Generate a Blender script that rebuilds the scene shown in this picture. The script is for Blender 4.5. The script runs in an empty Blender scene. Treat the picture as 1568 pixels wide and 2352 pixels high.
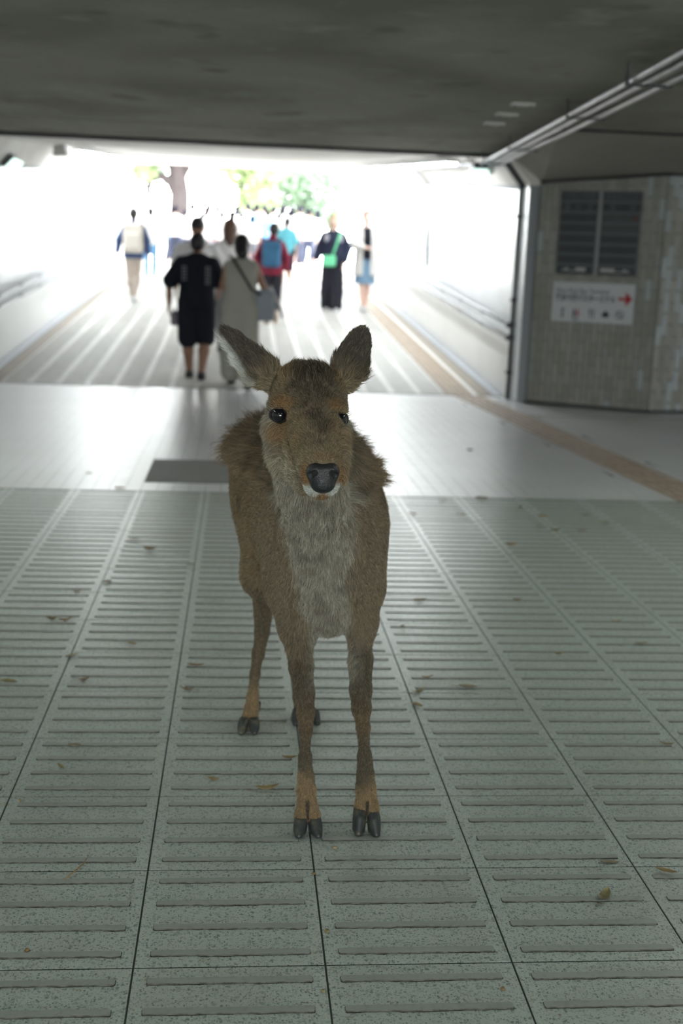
import bpy, math, random
import numpy as np
from mathutils import Vector, Matrix
random.seed(7)
RNG = np.random.default_rng(11)
SC = bpy.context.scene
COL = SC.collection

# ------------------------------------------------------------------ camera
PITCH, YAW, ROLL, FPX, EYE = 0.2096, 0.0910, 0.0380, 2707.0, 1.45
cp, sp, cy, sy = math.cos(PITCH), math.sin(PITCH), math.cos(YAW), math.sin(YAW)
F_ = Vector((sy * cp, cy * cp, -sp)); R_ = Vector((cy, -sy, 0.0)); U_ = R_.cross(F_)
cr, sr = math.cos(ROLL), math.sin(ROLL)
RX, UX = R_ * cr + U_ * sr, U_ * cr - R_ * sr
cam = bpy.data.cameras.new('camera'); camo = bpy.data.objects.new('camera', cam); COL.objects.link(camo)
M = Matrix((RX, UX, -F_)).transposed().to_4x4(); M.translation = Vector((0, 0, EYE)); camo.matrix_world = M
cam.sensor_fit = 'VERTICAL'; cam.sensor_height = 36.0; cam.lens = FPX / 2352 * 36
cam.clip_start = 0.05; cam.clip_end = 400
cam.dof.use_dof = True; cam.dof.focus_distance = 2.60; cam.dof.aperture_fstop = 2.8
SC.camera = camo

# ------------------------------------------------------------------ world, sun, exposure
SKY = 22.0
w = bpy.data.worlds.new('overcast sky'); SC.world = w; w.use_nodes = True
wb = w.node_tree.nodes['Background']; wb.inputs[0].default_value = (0.93, 0.98, 1.0, 1); wb.inputs[1].default_value = SKY
sun = bpy.data.lights.new('sun', 'SUN'); sun.energy = 12.0; sun.angle = math.radians(12); sun.color = (1, .96, .88)
suno = bpy.data.objects.new('sun', sun); COL.objects.link(suno); suno.rotation_euler = (math.radians(-24), math.radians(22), 0)
vs = SC.view_settings
vs.view_transform = 'Standard'; vs.look = 'None'; vs.gamma = 1.0; vs.exposure = 0.6; vs.use_curve_mapping = False
SC.cycles.use_denoising = True; SC.cycles.use_adaptive_sampling = True; SC.cycles.adaptive_threshold = .03
SC.cycles.max_bounces = 7; SC.cycles.diffuse_bounces = 5; SC.cycles.glossy_bounces = 3; SC.cycles.transparent_max_bounces = 6
SC.cycles.sample_clamp_indirect = 12.0
SC.cycles.caustics_reflective = False; SC.cycles.caustics_refractive = False
SC.cycles_curves.shape = 'RIBBONS'
FILL_LAMP = 15.5       # glow of the added ceiling lamps out of view

def portal(name, loc, rot, sx, sy_):
    l = bpy.data.lights.new(name, 'AREA'); l.shape = 'RECTANGLE'; l.size = sx; l.size_y = sy_; l.cycles.is_portal = True
    o = bpy.data.objects.new(name, l); COL.objects.link(o); o.location = loc; o.rotation_euler = rot
portal('portal far end', (0, 32.0, 2.45), (-math.pi / 2, 0, 0), 6.1, 2.6)      # faces -Y
portal('portal near end', (0, -14.0, 1.2), (math.pi / 2, 0, 0), 6.0, 2.4)       # faces +Y
portal('portal side passage', (16.0, 9.4, 1.05), (math.pi / 2, 0, math.pi / 2), 2.4, 2.1)

# ------------------------------------------------------------------ object helpers
def tag(o, label=None, cat=None, group=None, kind=None):
    if label: o['label'] = label
    if cat: o['category'] = cat
    if group: o['group'] = group
    if kind: o['kind'] = kind
    return o
def empty(name, loc=(0, 0, 0), rz=0.0, parent=None, **kw):
    o = bpy.data.objects.new(name, None); COL.objects.link(o); o.location = loc; o.rotation_euler = (0, 0, rz)
    o.empty_display_size = .1
    if parent: o.parent = parent
    return tag(o, **kw)
def link_mesh(name, me, parent=None, loc=(0, 0, 0), rot=(0, 0, 0), scale=None):
    o = bpy.data.objects.new(name, me); COL.objects.link(o); o.location = loc; o.rotation_euler = rot
    if scale is not None: o.scale = scale
    if parent: o.parent = parent
    return o
def mats(me, m):
    for x in (m if isinstance(m, (list, tuple)) else [m]): me.materials.append(x)

class MB:
    """collects boxes, prisms and tubes into one mesh"""
    def __init__(s): s.v, s.f, s.m = [], [], []
    def add(s, vs_, fs, mi=0):
        n = len(s.v); s.v += [tuple(map(float, p)) for p in vs_]
        s.f += [tuple(i + n for i in f) for f in fs]; s.m += [mi] * len(fs); return s
    def box(s, c, d, mi=0, rz=0.0, bev=0.0, rx=0.0):
        x, y, z = [k / 2 for k in d]; ca, sa = math.cos(rz), math.sin(rz); cb, sb = math.cos(rx), math.sin(rx)
        if bev:
            b = bev
            pts = [(-x, -y, -z), (x, -y, -z), (x, y, -z), (-x, y, -z), (-x, -y, z - b), (x, -y, z - b), (x, y, z - b), (-x, y, z - b),
                   (-x + b, -y + b, z), (x - b, -y + b, z), (x - b, y - b, z), (-x + b, y - b, z)]
            fs = [(0, 3, 2, 1), (8, 9, 10, 11)] + [(i, (i + 1) % 4, 4 + (i + 1) % 4, 4 + i) for i in range(4)] + \
                 [(4 + i, 4 + (i + 1) % 4, 8 + (i + 1) % 4, 8 + i) for i in range(4)]
        else:
            pts = [(-x, -y, -z), (x, -y, -z), (x, y, -z), (-x, y, -z), (-x, -y, z), (x, -y, z), (x, y, z), (-x, y, z)]
            fs = [(0, 3, 2, 1), (4, 5, 6, 7), (0, 1, 5, 4), (1, 2, 6, 5), (2, 3, 7, 6), (3, 0, 4, 7)]
        out = []
        for px, py, pz in pts:
            py, pz = py * cb - pz * sb, py * sb + pz * cb
            out.append((c[0] + px * ca - py * sa, c[1] + px * sa + py * ca, c[2] + pz))
        return s.add(out, fs, mi)
    def tube(s, path, r, seg=8, mi=0, cap=True):
        P = [Vector(p) for p in path]; rr = r if isinstance(r, (list, tuple)) else [r] * len(P)
        rings = []; up = None
        for i, p in enumerate(P):
            t = (P[min(i + 1, len(P) - 1)] - P[max(i - 1, 0)]).normalized()
            if up is None: up = Vector((0, 0, 1)) if abs(t.z) < .9 else Vector((1, 0, 0))
            a = t.cross(up)
            if a.length < 1e-4: a = t.cross(Vector((0, 1, 0)))
            a.normalize(); b = t.cross(a).normalized()
            rings.append([p + (a * math.cos(2 * math.pi * k / seg) + b * math.sin(2 * math.pi * k / seg)) * rr[i] for k in range(seg)])
        fs = []
        for i in range(len(P) - 1):
            for k in range(seg):
                fs.append((i * seg + k, i * seg + (k + 1) % seg, (i + 1) * seg + (k + 1) % seg, (i + 1) * seg + k))
        if cap: fs += [tuple(range(seg))[::-1], tuple((len(P) - 1) * seg + k for k in range(seg))]
        return s.add([tuple(q) for rg in rings for q in rg], fs, mi)
    def prism(s, poly, f0, f1, mi=0):
        """poly: list of 2-D points; f0/f1 map a 2-D point to 3-D at the two ends"""
        n = len(poly); v = [f0(*p) for p in poly] + [f1(*p) for p in poly]
        fs = [(i, (i + 1) % n, n + (i + 1) % n, n + i) for i in range(n)] + [tuple(range(n))[::-1], tuple(range(n, 2 * n))]
        return s.add(v, fs, mi)
    def mesh(s, name, m, smooth=False):
        me = bpy.data.meshes.new(name); me.from_pydata(s.v, [], s.f); mats(me, m)
        me.polygons.foreach_set('material_index', s.m)
        if smooth: me.polygons.foreach_set('use_smooth', [True] * len(s.f))
        me.validate(); me.update(); return me
    def build(s, name, m, parent=None, smooth=False, loc=(0, 0, 0), rot=(0, 0, 0), kind=None, **kw):
        o = link_mesh(name, s.mesh(name, m, smooth), parent, loc, rot); return tag(o, kind=kind, **kw)

def copy_tree(o, parent=None):
    c = o.copy(); COL.objects.link(c); c.parent = parent
    for ch in list(o.children): copy_tree(ch, c)
    return c

# ------------------------------------------------------------------ materials
def mat(name, col, rough=.7, spec=.4, metal=0.0, noise=None, bump=None, emit=None, coords='world', sheen=0):
    """noise: list of (scale, detail, strength, colour) stains mixed over the base by world-space noise"""
    m = bpy.data.materials.new(name); m.use_nodes = True; nt = m.node_tree; N, L = nt.nodes, nt.links
    b = N['Principled BSDF']; b.inputs['Roughness'].default_value = rough; b.inputs['Specular IOR Level'].default_value = spec
    b.inputs['Metallic'].default_value = metal; b.inputs['Base Color'].default_value = (*col, 1)
    if sheen: b.inputs['Sheen Weight'].default_value = sheen
    if noise or bump:
        g = N.new('ShaderNodeNewGeometry').outputs['Position'] if coords == 'world' else N.new('ShaderNodeTexCoord').outputs['Object']
    last = None
    for (sc, det, st, c2, lo, hi) in (noise or []):
        t = N.new('ShaderNodeTexNoise'); t.inputs['Scale'].default_value = sc; t.inputs['Detail'].default_value = det; L.new(g, t.inputs['Vector'])
        r = N.new('ShaderNodeMapRange'); r.inputs[1].default_value = lo; r.inputs[2].default_value = hi; r.inputs[4].default_value = st
        L.new(t.outputs['Fac'], r.inputs[0])
        x = N.new('ShaderNodeMix'); x.data_type = 'RGBA'; L.new(r.outputs[0], x.inputs[0])
        if last is None: x.inputs[6].default_value = (*col, 1)
        else: L.new(last, x.inputs[6])
        x.inputs[7].default_value = (*c2, 1); last = x.outputs[2]
    if last is not None: L.new(last, b.inputs['Base Color'])
    if bump:
        t = N.new('ShaderNodeTexNoise'); t.inputs['Scale'].default_value = bump[0]; t.inputs['Detail'].default_value = 3; L.new(g, t.inputs['Vector'])
        bp = N.new('ShaderNodeBump'); bp.inputs['Strength'].default_value = bump[1]; bp.inputs['Distance'].default_value = bump[2]
        L.new(t.outputs['Fac'], bp.inputs['Height']); L.new(bp.outputs[0], b.inputs['Normal'])
    if emit:
        b.inputs['Emission Color'].default_value = (*emit[0], 1); b.inputs['Emission Strength'].default_value = emit[1]
    return m
def terrazzo(name, base, chips, rough, scale):
    m = mat(name, base, rough, .45); nt = m.node_tree; N, L = nt.nodes, nt.links; b = N['Principled BSDF']
    g = N.new('ShaderNodeNewGeometry').outputs['Position']
    mp = N.new('ShaderNodeMapping'); mp.inputs['Scale'].default_value = (1, 1.0, 0); L.new(g, mp.inputs[0])
    last = None
    for i, (sc, th, col) in enumerate(chips):
        dn = N.new('ShaderNodeTexNoise'); dn.inputs['Scale'].default_value = sc * 1.6; L.new(mp.outputs[0], dn.inputs['Vector'])
        ad = N.new('ShaderNodeMix'); ad.data_type = 'RGBA'; ad.blend_type = 'LINEAR_LIGHT'; ad.inputs[0].default_value = .006 * 100 / sc
        L.new(mp.outputs[0], ad.inputs[6]); L.new(dn.outputs['Color'], ad.inputs[7])
        v = N.new('ShaderNodeTexVoronoi'); v.inputs['Scale'].default_value = sc; L.new(ad.outputs[2], v.inputs['Vector'])
        # a chip where the cell's random value passes th and the point is near its centre
        sp_ = N.new('ShaderNodeSeparateColor'); L.new(v.outputs['Color'], sp_.inputs[0])
        a = N.new('ShaderNodeMath'); a.operation = 'GREATER_THAN'; a.inputs[1].default_value = th; L.new(sp_.outputs[0], a.inputs[0])
        r = N.new('ShaderNodeMapRange'); r.inputs[1].default_value = .42; r.inputs[2].default_value = .34; L.new(v.outputs['Distance'], r.inputs[0])
        mu = N.new('ShaderNodeMath'); mu.operation = 'MULTIPLY'; L.new(a.outputs[0], mu.inputs[0]); L.new(r.outputs[0], mu.inputs[1])
        m2 = N.new('ShaderNodeMath'); m2.operation = 'MULTIPLY'; L.new(mu.outputs[0], m2.inputs[0])
        r2 = N.new('ShaderNodeMapRange'); r2.inputs[3].default_value = .25; r2.inputs[4].default_value = 1; L.new(sp_.outputs[1], r2.inputs[0]); L.new(r2.outputs[0], m2.inputs[1])
        x = N.new('ShaderNodeMix'); x.data_type = 'RGBA'; L.new(m2.outputs[0], x.inputs[0]); x.inputs[7].default_value = (*col, 1)
        if last is None: x.inputs[6].default_value = (*base, 1)
        else: L.new(last, x.inputs[6])
        last = x.outputs[2]
    for sc, st, col, lo, hi in ((2.2, .35, (.30, .27, .20), .52, .75), (14, .5, (.30, .24, .13), .66, .8), (60, .25, (.2, .19, .16), .62, .75)):
        t = N.new('ShaderNodeTexNoise'); t.inputs['Scale'].default_value = sc; t.inputs['Detail'].default_value = 4; L.new(mp.outputs[0], t.inputs['Vector'])
        r = N.new('ShaderNodeMapRange'); r.inputs[1].default_value = lo; r.inputs[2].default_value = hi; r.inputs[4].default_value = st; L.new(t.outputs['Fac'], r.inputs[0])
        x = N.new('ShaderNodeMix'); x.data_type = 'RGBA'; L.new(r.outputs[0], x.inputs[0]); L.new(last, x.inputs[6]); x.inputs[7].default_value = (*col, 1); last = x.outputs[2]
    L.new(last, b.inputs['Base Color'])
    return m

MT = {}
MT['terrazzo'] = terrazzo('terrazzo tile', (.47, .535, .50), [(105, .55, (.16, .21, .205)), (180, .55, (.12, .145, .14)), (85, .75, (.29, .34, .32)), (300, .5, (.20, .23, .22)), (150, .90, (.32, .27, .17))], .3, 1)
MT['grout'] = mat('dark joint', (.045, .055, .05), .9, .2)
MT['strip'] = mat('grey tread strip', (.345, .375, .35), .34, .5, noise=[(9, 4, .5, (.29, .31, .275), .4, .7), (70, 2, .4, (.24, .25, .22), .5, .7)])
MT['strip_pale'] = mat('pale ribbed strip', (.57, .56, .54), .5, .5, noise=[(9, 4, .4, (.32, .32, .30), .4, .7)])
MT['strip_edge'] = mat('dark strip edge', (.15, .155, .135), .7, .3, noise=[(50, 3, .8, (.05, .046, .036), .4, .6)])  # front faces of the strips, darker than their tops
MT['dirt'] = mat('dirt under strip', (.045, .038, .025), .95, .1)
MT['glaze_floor'] = mat('glossy pale floor tile', (.62, .63, .645), .29, .75, noise=[(1.3, 4, .5, (.52, .52, .52), .4, .7), (22, 3, .35, (.43, .42, .41), .55, .75)], bump=(9, .08, .01))
MT['ramp_tile'] = mat('pale grooved ramp tile', (.66, .65, .63), .5, .4, noise=[(1.6, 4, .4, (.48, .47, .45), .4, .7)])
MT['cover'] = mat('dark metal cover', (.19, .185, .18), .6, .2, noise=[(14, 3, .5, (.15, .145, .14), .4, .7)])
MT['tactile'] = mat('brown tactile tile', (.36, .275, .20), .5, .4, noise=[(6, 3, .6, (.25, .185, .135), .4, .65), (30, 3, .5, (.42, .34, .265), .5, .7)])
MT['tactile_pale'] = mat('pale worn tactile bar', (.46, .385, .31), .45, .4, noise=[(8, 3, .7, (.30, .21, .15), .45, .65)])
MT['border'] = mat('brown border', (.29, .25, .205), .55, .4, noise=[(5, 3, .5, (.22, .185, .15), .4, .7)])
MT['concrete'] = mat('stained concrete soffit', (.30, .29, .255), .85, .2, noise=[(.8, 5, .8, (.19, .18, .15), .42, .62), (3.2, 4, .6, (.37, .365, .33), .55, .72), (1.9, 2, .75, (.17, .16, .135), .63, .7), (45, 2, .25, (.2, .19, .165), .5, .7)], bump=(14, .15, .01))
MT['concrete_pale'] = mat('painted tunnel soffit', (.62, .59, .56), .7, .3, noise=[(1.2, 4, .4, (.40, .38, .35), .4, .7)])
MT['panel'] = mat('white painted wall panel', (.78, .78, .77), .5, .4, noise=[(1.5, 4, .4, (.70, .69, .68), .4, .7)], bump=(60, .1, .004))
MT['white_tile'] = mat('white glazed tile', (.76, .79, .82), .22, .5, noise=[(2.5, 3, .3, (.58, .61, .66), .45, .7)])
MT['joint_pale'] = mat('grey tile joint', (.30, .31, .32), .85, .2)
MT['joint_wall'] = mat('wall tile joint', (.16, .155, .14), .9, .2)
SIGN_TILE = [mat('putty wall tile %d' % i, c, .3, .5, noise=[(9, 3, .5, tuple(k * .8 for k in c), .4, .7)]) for i, c in enumerate([(.22, .215, .19), (.195, .19, .165), (.24, .235, .21), (.21, .21, .195)])]
TILE_DAYLIT = mat('daylight tinted wall tile', (.275, .305, .305), .25, .5)  # daylight from the side passage put into the tile colour
MT['dark_steel'] = mat('dark steel', (.05, .052, .058), .45, .5, .3)
MT['black'] = mat('black rubber seal', (.018, .018, .02), .6, .3)
MT['galv'] = mat('galvanised conduit', (.42, .42, .43), .35, .5, .55, noise=[(7, 3, .6, (.28, .28, .29), .4, .7)])
MT['steel'] = mat('brushed handrail', (.45, .46, .48), .35, .5, .7)
MT['gutter'] = mat('gutter grating', (.42, .45, .5), .4, .5, .3)
MT['lamp'] = mat('lamp diffuser', (.8, .9, .85), .4, .4, emit=((.93, 1.0, .92), FILL_LAMP))  # glow of the added ceiling lamps
MT['lamp_weak'] = mat('tunnel lamp diffuser', (.8, .9, .85), .4, .4, emit=((.72, 1.0, .90), 1.0))
MT['tube'] = mat('added tube light', (.9, .95, .95), .4, .4, emit=((.95, 1.0, 1.0), 38.0))  # glow of the tube lamps added over the ramp
MT['lamp_body'] = mat('lamp housing', (.5, .5, .48), .5, .4)
MT['paving'] = mat('outdoor paving', (.46, .45, .43), .8, .3, noise=[(1, 4, .5, (.38, .37, .35), .4, .7)])
MT['bark'] = mat('tree bark', (.036, .030, .030), .95, .0, noise=[(7, 4, .7, (.022, .018, .018), .4, .7)], bump=(9, .6, .05))
MT['leafa'] = mat('bright leaf', (.16, .20, .10), .8, .0)
MT['leafb'] = mat('mid leaf', (.12, .165, .115), .8, .0)
# ------------------------------------------------------------------ setting
SL, Y0, YE = .064, 13.3, 32.0
SLA = math.atan(SL)
def RZ(y): return SL * (min(y, YE) - Y0) if y > Y0 else 0.0
def sheet(name, pts, m, parent=None, th=.25, up=(0, 0, 1), kind=None):
    """a thick slab whose visible face is the polygon pts, thickened along up"""
    n = len(pts); u = Vector(up) * th; b = MB()
    b.add([tuple(Vector(p)) for p in pts] + [tuple(Vector(p) + u) for p in pts],
          [tuple(range(n))[::-1], tuple(range(n, 2 * n))] + [(i, (i + 1) % n, n + (i + 1) % n, n + i) for i in range(n)])
    return b.build(name, m, parent, kind=kind)

YR = 7.30                                     # ribbed tiles end, plain strip begins
TX0, TY0, TT = -.195, 2.219, .40
floor = sheet('floor', [(-4.4, -14, -.0016), (16, -14, -.0016), (16, 13.6, -.0016), (-4.4, 13.6, -.0016)], MT['grout'], th=.3, up=(0, 0, -1), kind='structure')
floor.data.name = 'floor'

# ribbed terrazzo tiles, each with four tread strips
def tread_strip(seed):
    r = random.Random(seed); L, W, H = .338, .0215, .0030; n = 24; b = MB()
    top, bot, wid = [], [], []
    front = 0.0
    for i in range(n + 1):
        x = -L / 2 + (L * i / n if 0 < i < n else (.0 if i == 0 else L)); x = x if 1 < i < n - 1 else (-L / 2 + .003 if i == 1 else (L / 2 - .003 if i == n - 1 else x)); e = min(x + L / 2, L / 2 - x)
        rd = W / 2 if e > .001 else W / 2 - .0025
        if r.random() < .3: front = r.choice([0, 0, .0008, .0016, -.0006])
        top.append((x, -max(rd - .0012 + front, .004), max(rd - .0012, .004))); bot.append((x, -max(rd + front, .005), max(rd, .005)))
    vs_, fs = [], []
    for (x, f, k), (x2, f2, k2) in zip(top, bot): vs_ += [(x2, f2, 0.0), (x, f, H), (x, k, H), (x2, k2, 0.0)]
    for i in range(n):
        a = i * 4; c = a + 4
        fs += [(a + 1, c + 1, c + 2, a + 2), (a + 2, c + 2, c + 3, a + 3)]
    fs += [(0, 1, 2, 3), (n * 4 + 3, n * 4 + 2, n * 4 + 1, n * 4)]
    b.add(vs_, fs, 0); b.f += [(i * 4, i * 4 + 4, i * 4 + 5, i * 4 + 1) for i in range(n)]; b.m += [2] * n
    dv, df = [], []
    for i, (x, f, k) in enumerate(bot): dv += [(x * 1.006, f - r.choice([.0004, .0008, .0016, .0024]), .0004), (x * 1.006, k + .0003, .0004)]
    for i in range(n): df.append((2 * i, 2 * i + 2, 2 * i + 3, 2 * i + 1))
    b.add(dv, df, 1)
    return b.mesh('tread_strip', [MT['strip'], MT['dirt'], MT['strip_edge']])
STRIPS = [tread_strip(i) for i in range(6)]
def tile_mesh(name, sx, sy_, g, m, h=.02, bev=.0007):
    return MB().box((0, 0, -h / 2), (sx - g, sy_ - g, h), bev=bev).mesh(name, m)
tmesh = tile_mesh('terrazzo_tile', TT, TT, .0042, MT['terrazzo'])
tmesh_end = tile_mesh('terrazzo_tile', TT, YR - (TY0 + 12 * TT), .0042, MT['terrazzo'])
rest, rest_s = MB(), []
def in_view(x, y):                              # generous cone of the ground the camera (and a step beside it) sees
    return 1.75 < y and -.62 * (y - .3) * .42 - .75 < x - .09 * y < .62 * (y - .3) * .42 + .75
ntile = 0
for j in range(-40, 13):
    for i in range(-10, 26):
        x0, y0 = TX0 + i * TT, TY0 + j * TT
        end = j == 12
        dy = (YR - y0) if end else TT
        cx, cyy = x0 + TT / 2, y0 + dy / 2
        if cx > 8.5 or cyy < -13.9: continue
        ys = [.05, .15, .25, .35][:3 if end else 4]
        if in_view(cx, cyy) and ntile < 290:
            ntile += 1
            t = link_mesh('ribbed_tile', tmesh_end if end else tmesh, floor, (cx, cyy, random.uniform(-.0003, .0003)), (random.gauss(0, .0007), random.gauss(0, .0007), 0))
            for q in ys:
                link_mesh('tread_strip', random.choice(STRIPS), t, (random.gauss(0, .0012), q - dy / 2 + random.gauss(0, .001), 0), (0, 0, random.gauss(0, .0015)))
        else:
            rest.box((cx, cyy, -.01), (TT - .0042, dy - .0042, .02))
            for q in ys: rest.box((cx, y0 + q, .002), (.338, .0215, .0030), 1)
rest.build('ribbed_tile_field', [MT['terrazzo'], MT['strip']], floor, kind='stuff')

# plain strip of small pale glazed tiles
pm = tile_mesh('plain_tile', .1, .1, .0022, MT['glaze_floor'], bev=.0008)
cover = (-.60, 7.62, .33, 8.46)
cells = []
for j in range(60):
    for i in range(-44, 90):
        cx, cyy = i * .1 + .05, YR + .05 + j * .1
        if cyy > 13.26: continue
        if cover[0] - .04 < cx < cover[2] + .04 and cover[1] - .04 < cyy < cover[3] + .04: continue
        lx = 2.615 - .0737 * (cyy - 13.1)          # the tactile line crosses here
        if abs(cx - lx) < .225: continue
        cells.append((cx, cyy))
vis = sorted([c for c in cells if in_view(*c) and abs(c[0]) < 3.4], key=lambda c: c[1])[:300]
vset = set(vis); rest = MB()
for c in cells:
    tz = random.gauss(0, .0016)
    if c in vset: link_mesh('plain_tile', pm, floor, (c[0], c[1], random.uniform(-.0005, .0003)), (tz, random.gauss(0, .0016), 0))
    else: rest.box((c[0], c[1], -.01 + random.uniform(-.0005, .0003)), (.0978, .0978, .02))
rest.build('plain_tile_field', MT['glaze_floor'], floor, kind='stuff')
b = MB(); b.box(((cover[0] + cover[2]) / 2, (cover[1] + cover[3]) / 2, -.004), (cover[2] - cover[0], cover[3] - cover[1], .014), bev=.002)
pit = b.build('floor_hatch', MT['cover']); tag(pit, 'dark grey square floor hatch set in the pale strip behind the deer', 'hatch')
for sx in (-1, 1):
    MB().box(((cover[0] + cover[2]) / 2 + sx * .3, cover[1] + .08, .0035), (.1, .025, .004)).build('lifting_slot', MT['dark_steel'], pit)
# tactile line of brown tiles across the plain strip
tb = MB(); tb.box((0, 0, -.008), (.345, .345, .016), 0, bev=.001)
for k in range(4): tb.box((-.12 + .08 * k, 0, .003), (.034, .30, .006), 1, bev=.002)
tact = tb.mesh('tactile_tile', [MT['tactile'], MT['tactile_pale']])
ang = math.atan(.0737)
MB().box((2.615 - .0737 * -3.0, 10.1, -.006), (.50, 6.6, .010), rz=ang).build('tactile_bed', MT['glaze_floor'], floor)
for k in range(20):
    yy = 13.08 - .349 * k
    if yy < 6.9: break
    link_mesh('tactile_tile', tact, floor, (2.615 - .0737 * (yy - 13.1), yy, .001), (0, 0, ang))
MB().box((6.2, 11.56, .0008), (6.7, .045, .006)).build('border_line', MT['border'], floor)
MB().box((0.0, 13.28, .0005), (6.0, .04, .006)).build('ramp_edge_line', MT['dark_steel'], floor)
MB().box((2.0, YR, -.001), (12.4, .008, .004)).build('edge_joint', MT['grout'], floor)

# ramp floor: 0.3 m grooved tiles
def RP(x, y, dz=0): return (x, y, SL * (y - Y0) + dz)
ramp = sheet('floor.001', [RP(-3.0, Y0, -.012), RP(3.1, Y0, -.012), RP(3.1, YE, -.012), RP(-3.0, YE, -.012)], MT['joint_pale'], th=.5, up=(0, 0, -1), kind='structure')
gb = MB(); gb.box((0, 0, -.008), (.3095, .3095, .016), 0, bev=.001)
for k in range(6): gb.box((0, -.129 + .0516 * k, .0013), (.245, .022, .003), 1)
gm = gb.mesh('grooved_tile', [MT['ramp_tile'], MT['strip_pale']])
rest = MB(); cnt = 0
for j in range(60):
    for i in range(16):
        x = -2.63 + .3125 * (i + .5); y = Y0 + .03 + .3125 * (j + .5)
        if y > YE - .1: continue
        if cnt < 300:
            link_mesh('grooved_tile', gm, ramp, RP(x, y), (SLA, 0, 0)); cnt += 1
        else:
            rest.box(RP(x, y, -.008), (.3095, .3095, .016), 0, rx=SLA)
            for k in range(6):
                yy = y - .129 + .0516 * k; rest.box(RP(x, yy, .002), (.245, .022, .0042), 1, rx=SLA)
rest.build('grooved_tile_field', [MT['ramp_tile'], MT['strip_pale']], ramp, kind='stuff')
tb = MB(); tb.box((0, 0, -.008), (.30, .3, .016), 0, bev=.001)
for q in range(5):
    for k in range(5): tb.tube([(-.12 + .06 * k, -.12 + .06 * q, 0), (-.12 + .06 * k, -.12 + .06 * q, .005)], [.016, .011], 6, 1)
dome = tb.mesh('dome_tile', [MT['tactile'], MT['tactile_pale']])
for k in range(61):
    y = Y0 + .16 + .3035 * k
    if y < YE - .2: link_mesh('dome_tile', dome, ramp, RP(2.53, y, .001), (SLA, 0, 0))
def ramp_strip(name, x0, x1, m, dz=0.0, th=.012, y0=Y0, y1=YE):
    return MB().box(((x0 + x1) / 2, (y0 + y1) / 2, SL * ((y0 + y1) / 2 - Y0) + dz - th / 2), (x1 - x0, (y1 - y0) / math.cos(SLA), th), rx=SLA).build(name, m, ramp)
ramp_strip('pale_margin', 2.685, 2.735, MT['panel'], .003)
ramp_strip('brown_border', 2.74, 2.90, MT['border'], .001)
ramp_strip('brown_border', -2.79, -2.635, MT['border'], .001)
for sx, x in ((1, 2.965), (-1, -2.86)):
    b = MB(); b.box(RP(x, (Y0 + YE) / 2, -.004), (.12, (YE - Y0) / math.cos(SLA), .012), rx=SLA)
    b.build('gutter_channel', MT['dark_steel'], ramp)
    b = MB()
    for k in range(62):
        y = Y0 + .15 + .3 * k; b.box(RP(x, y, .006), (.11, .27, .014), rx=SLA, bev=.003)
    b.build('gutter_grating', MT['gutter'], ramp, kind='stuff')

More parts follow.
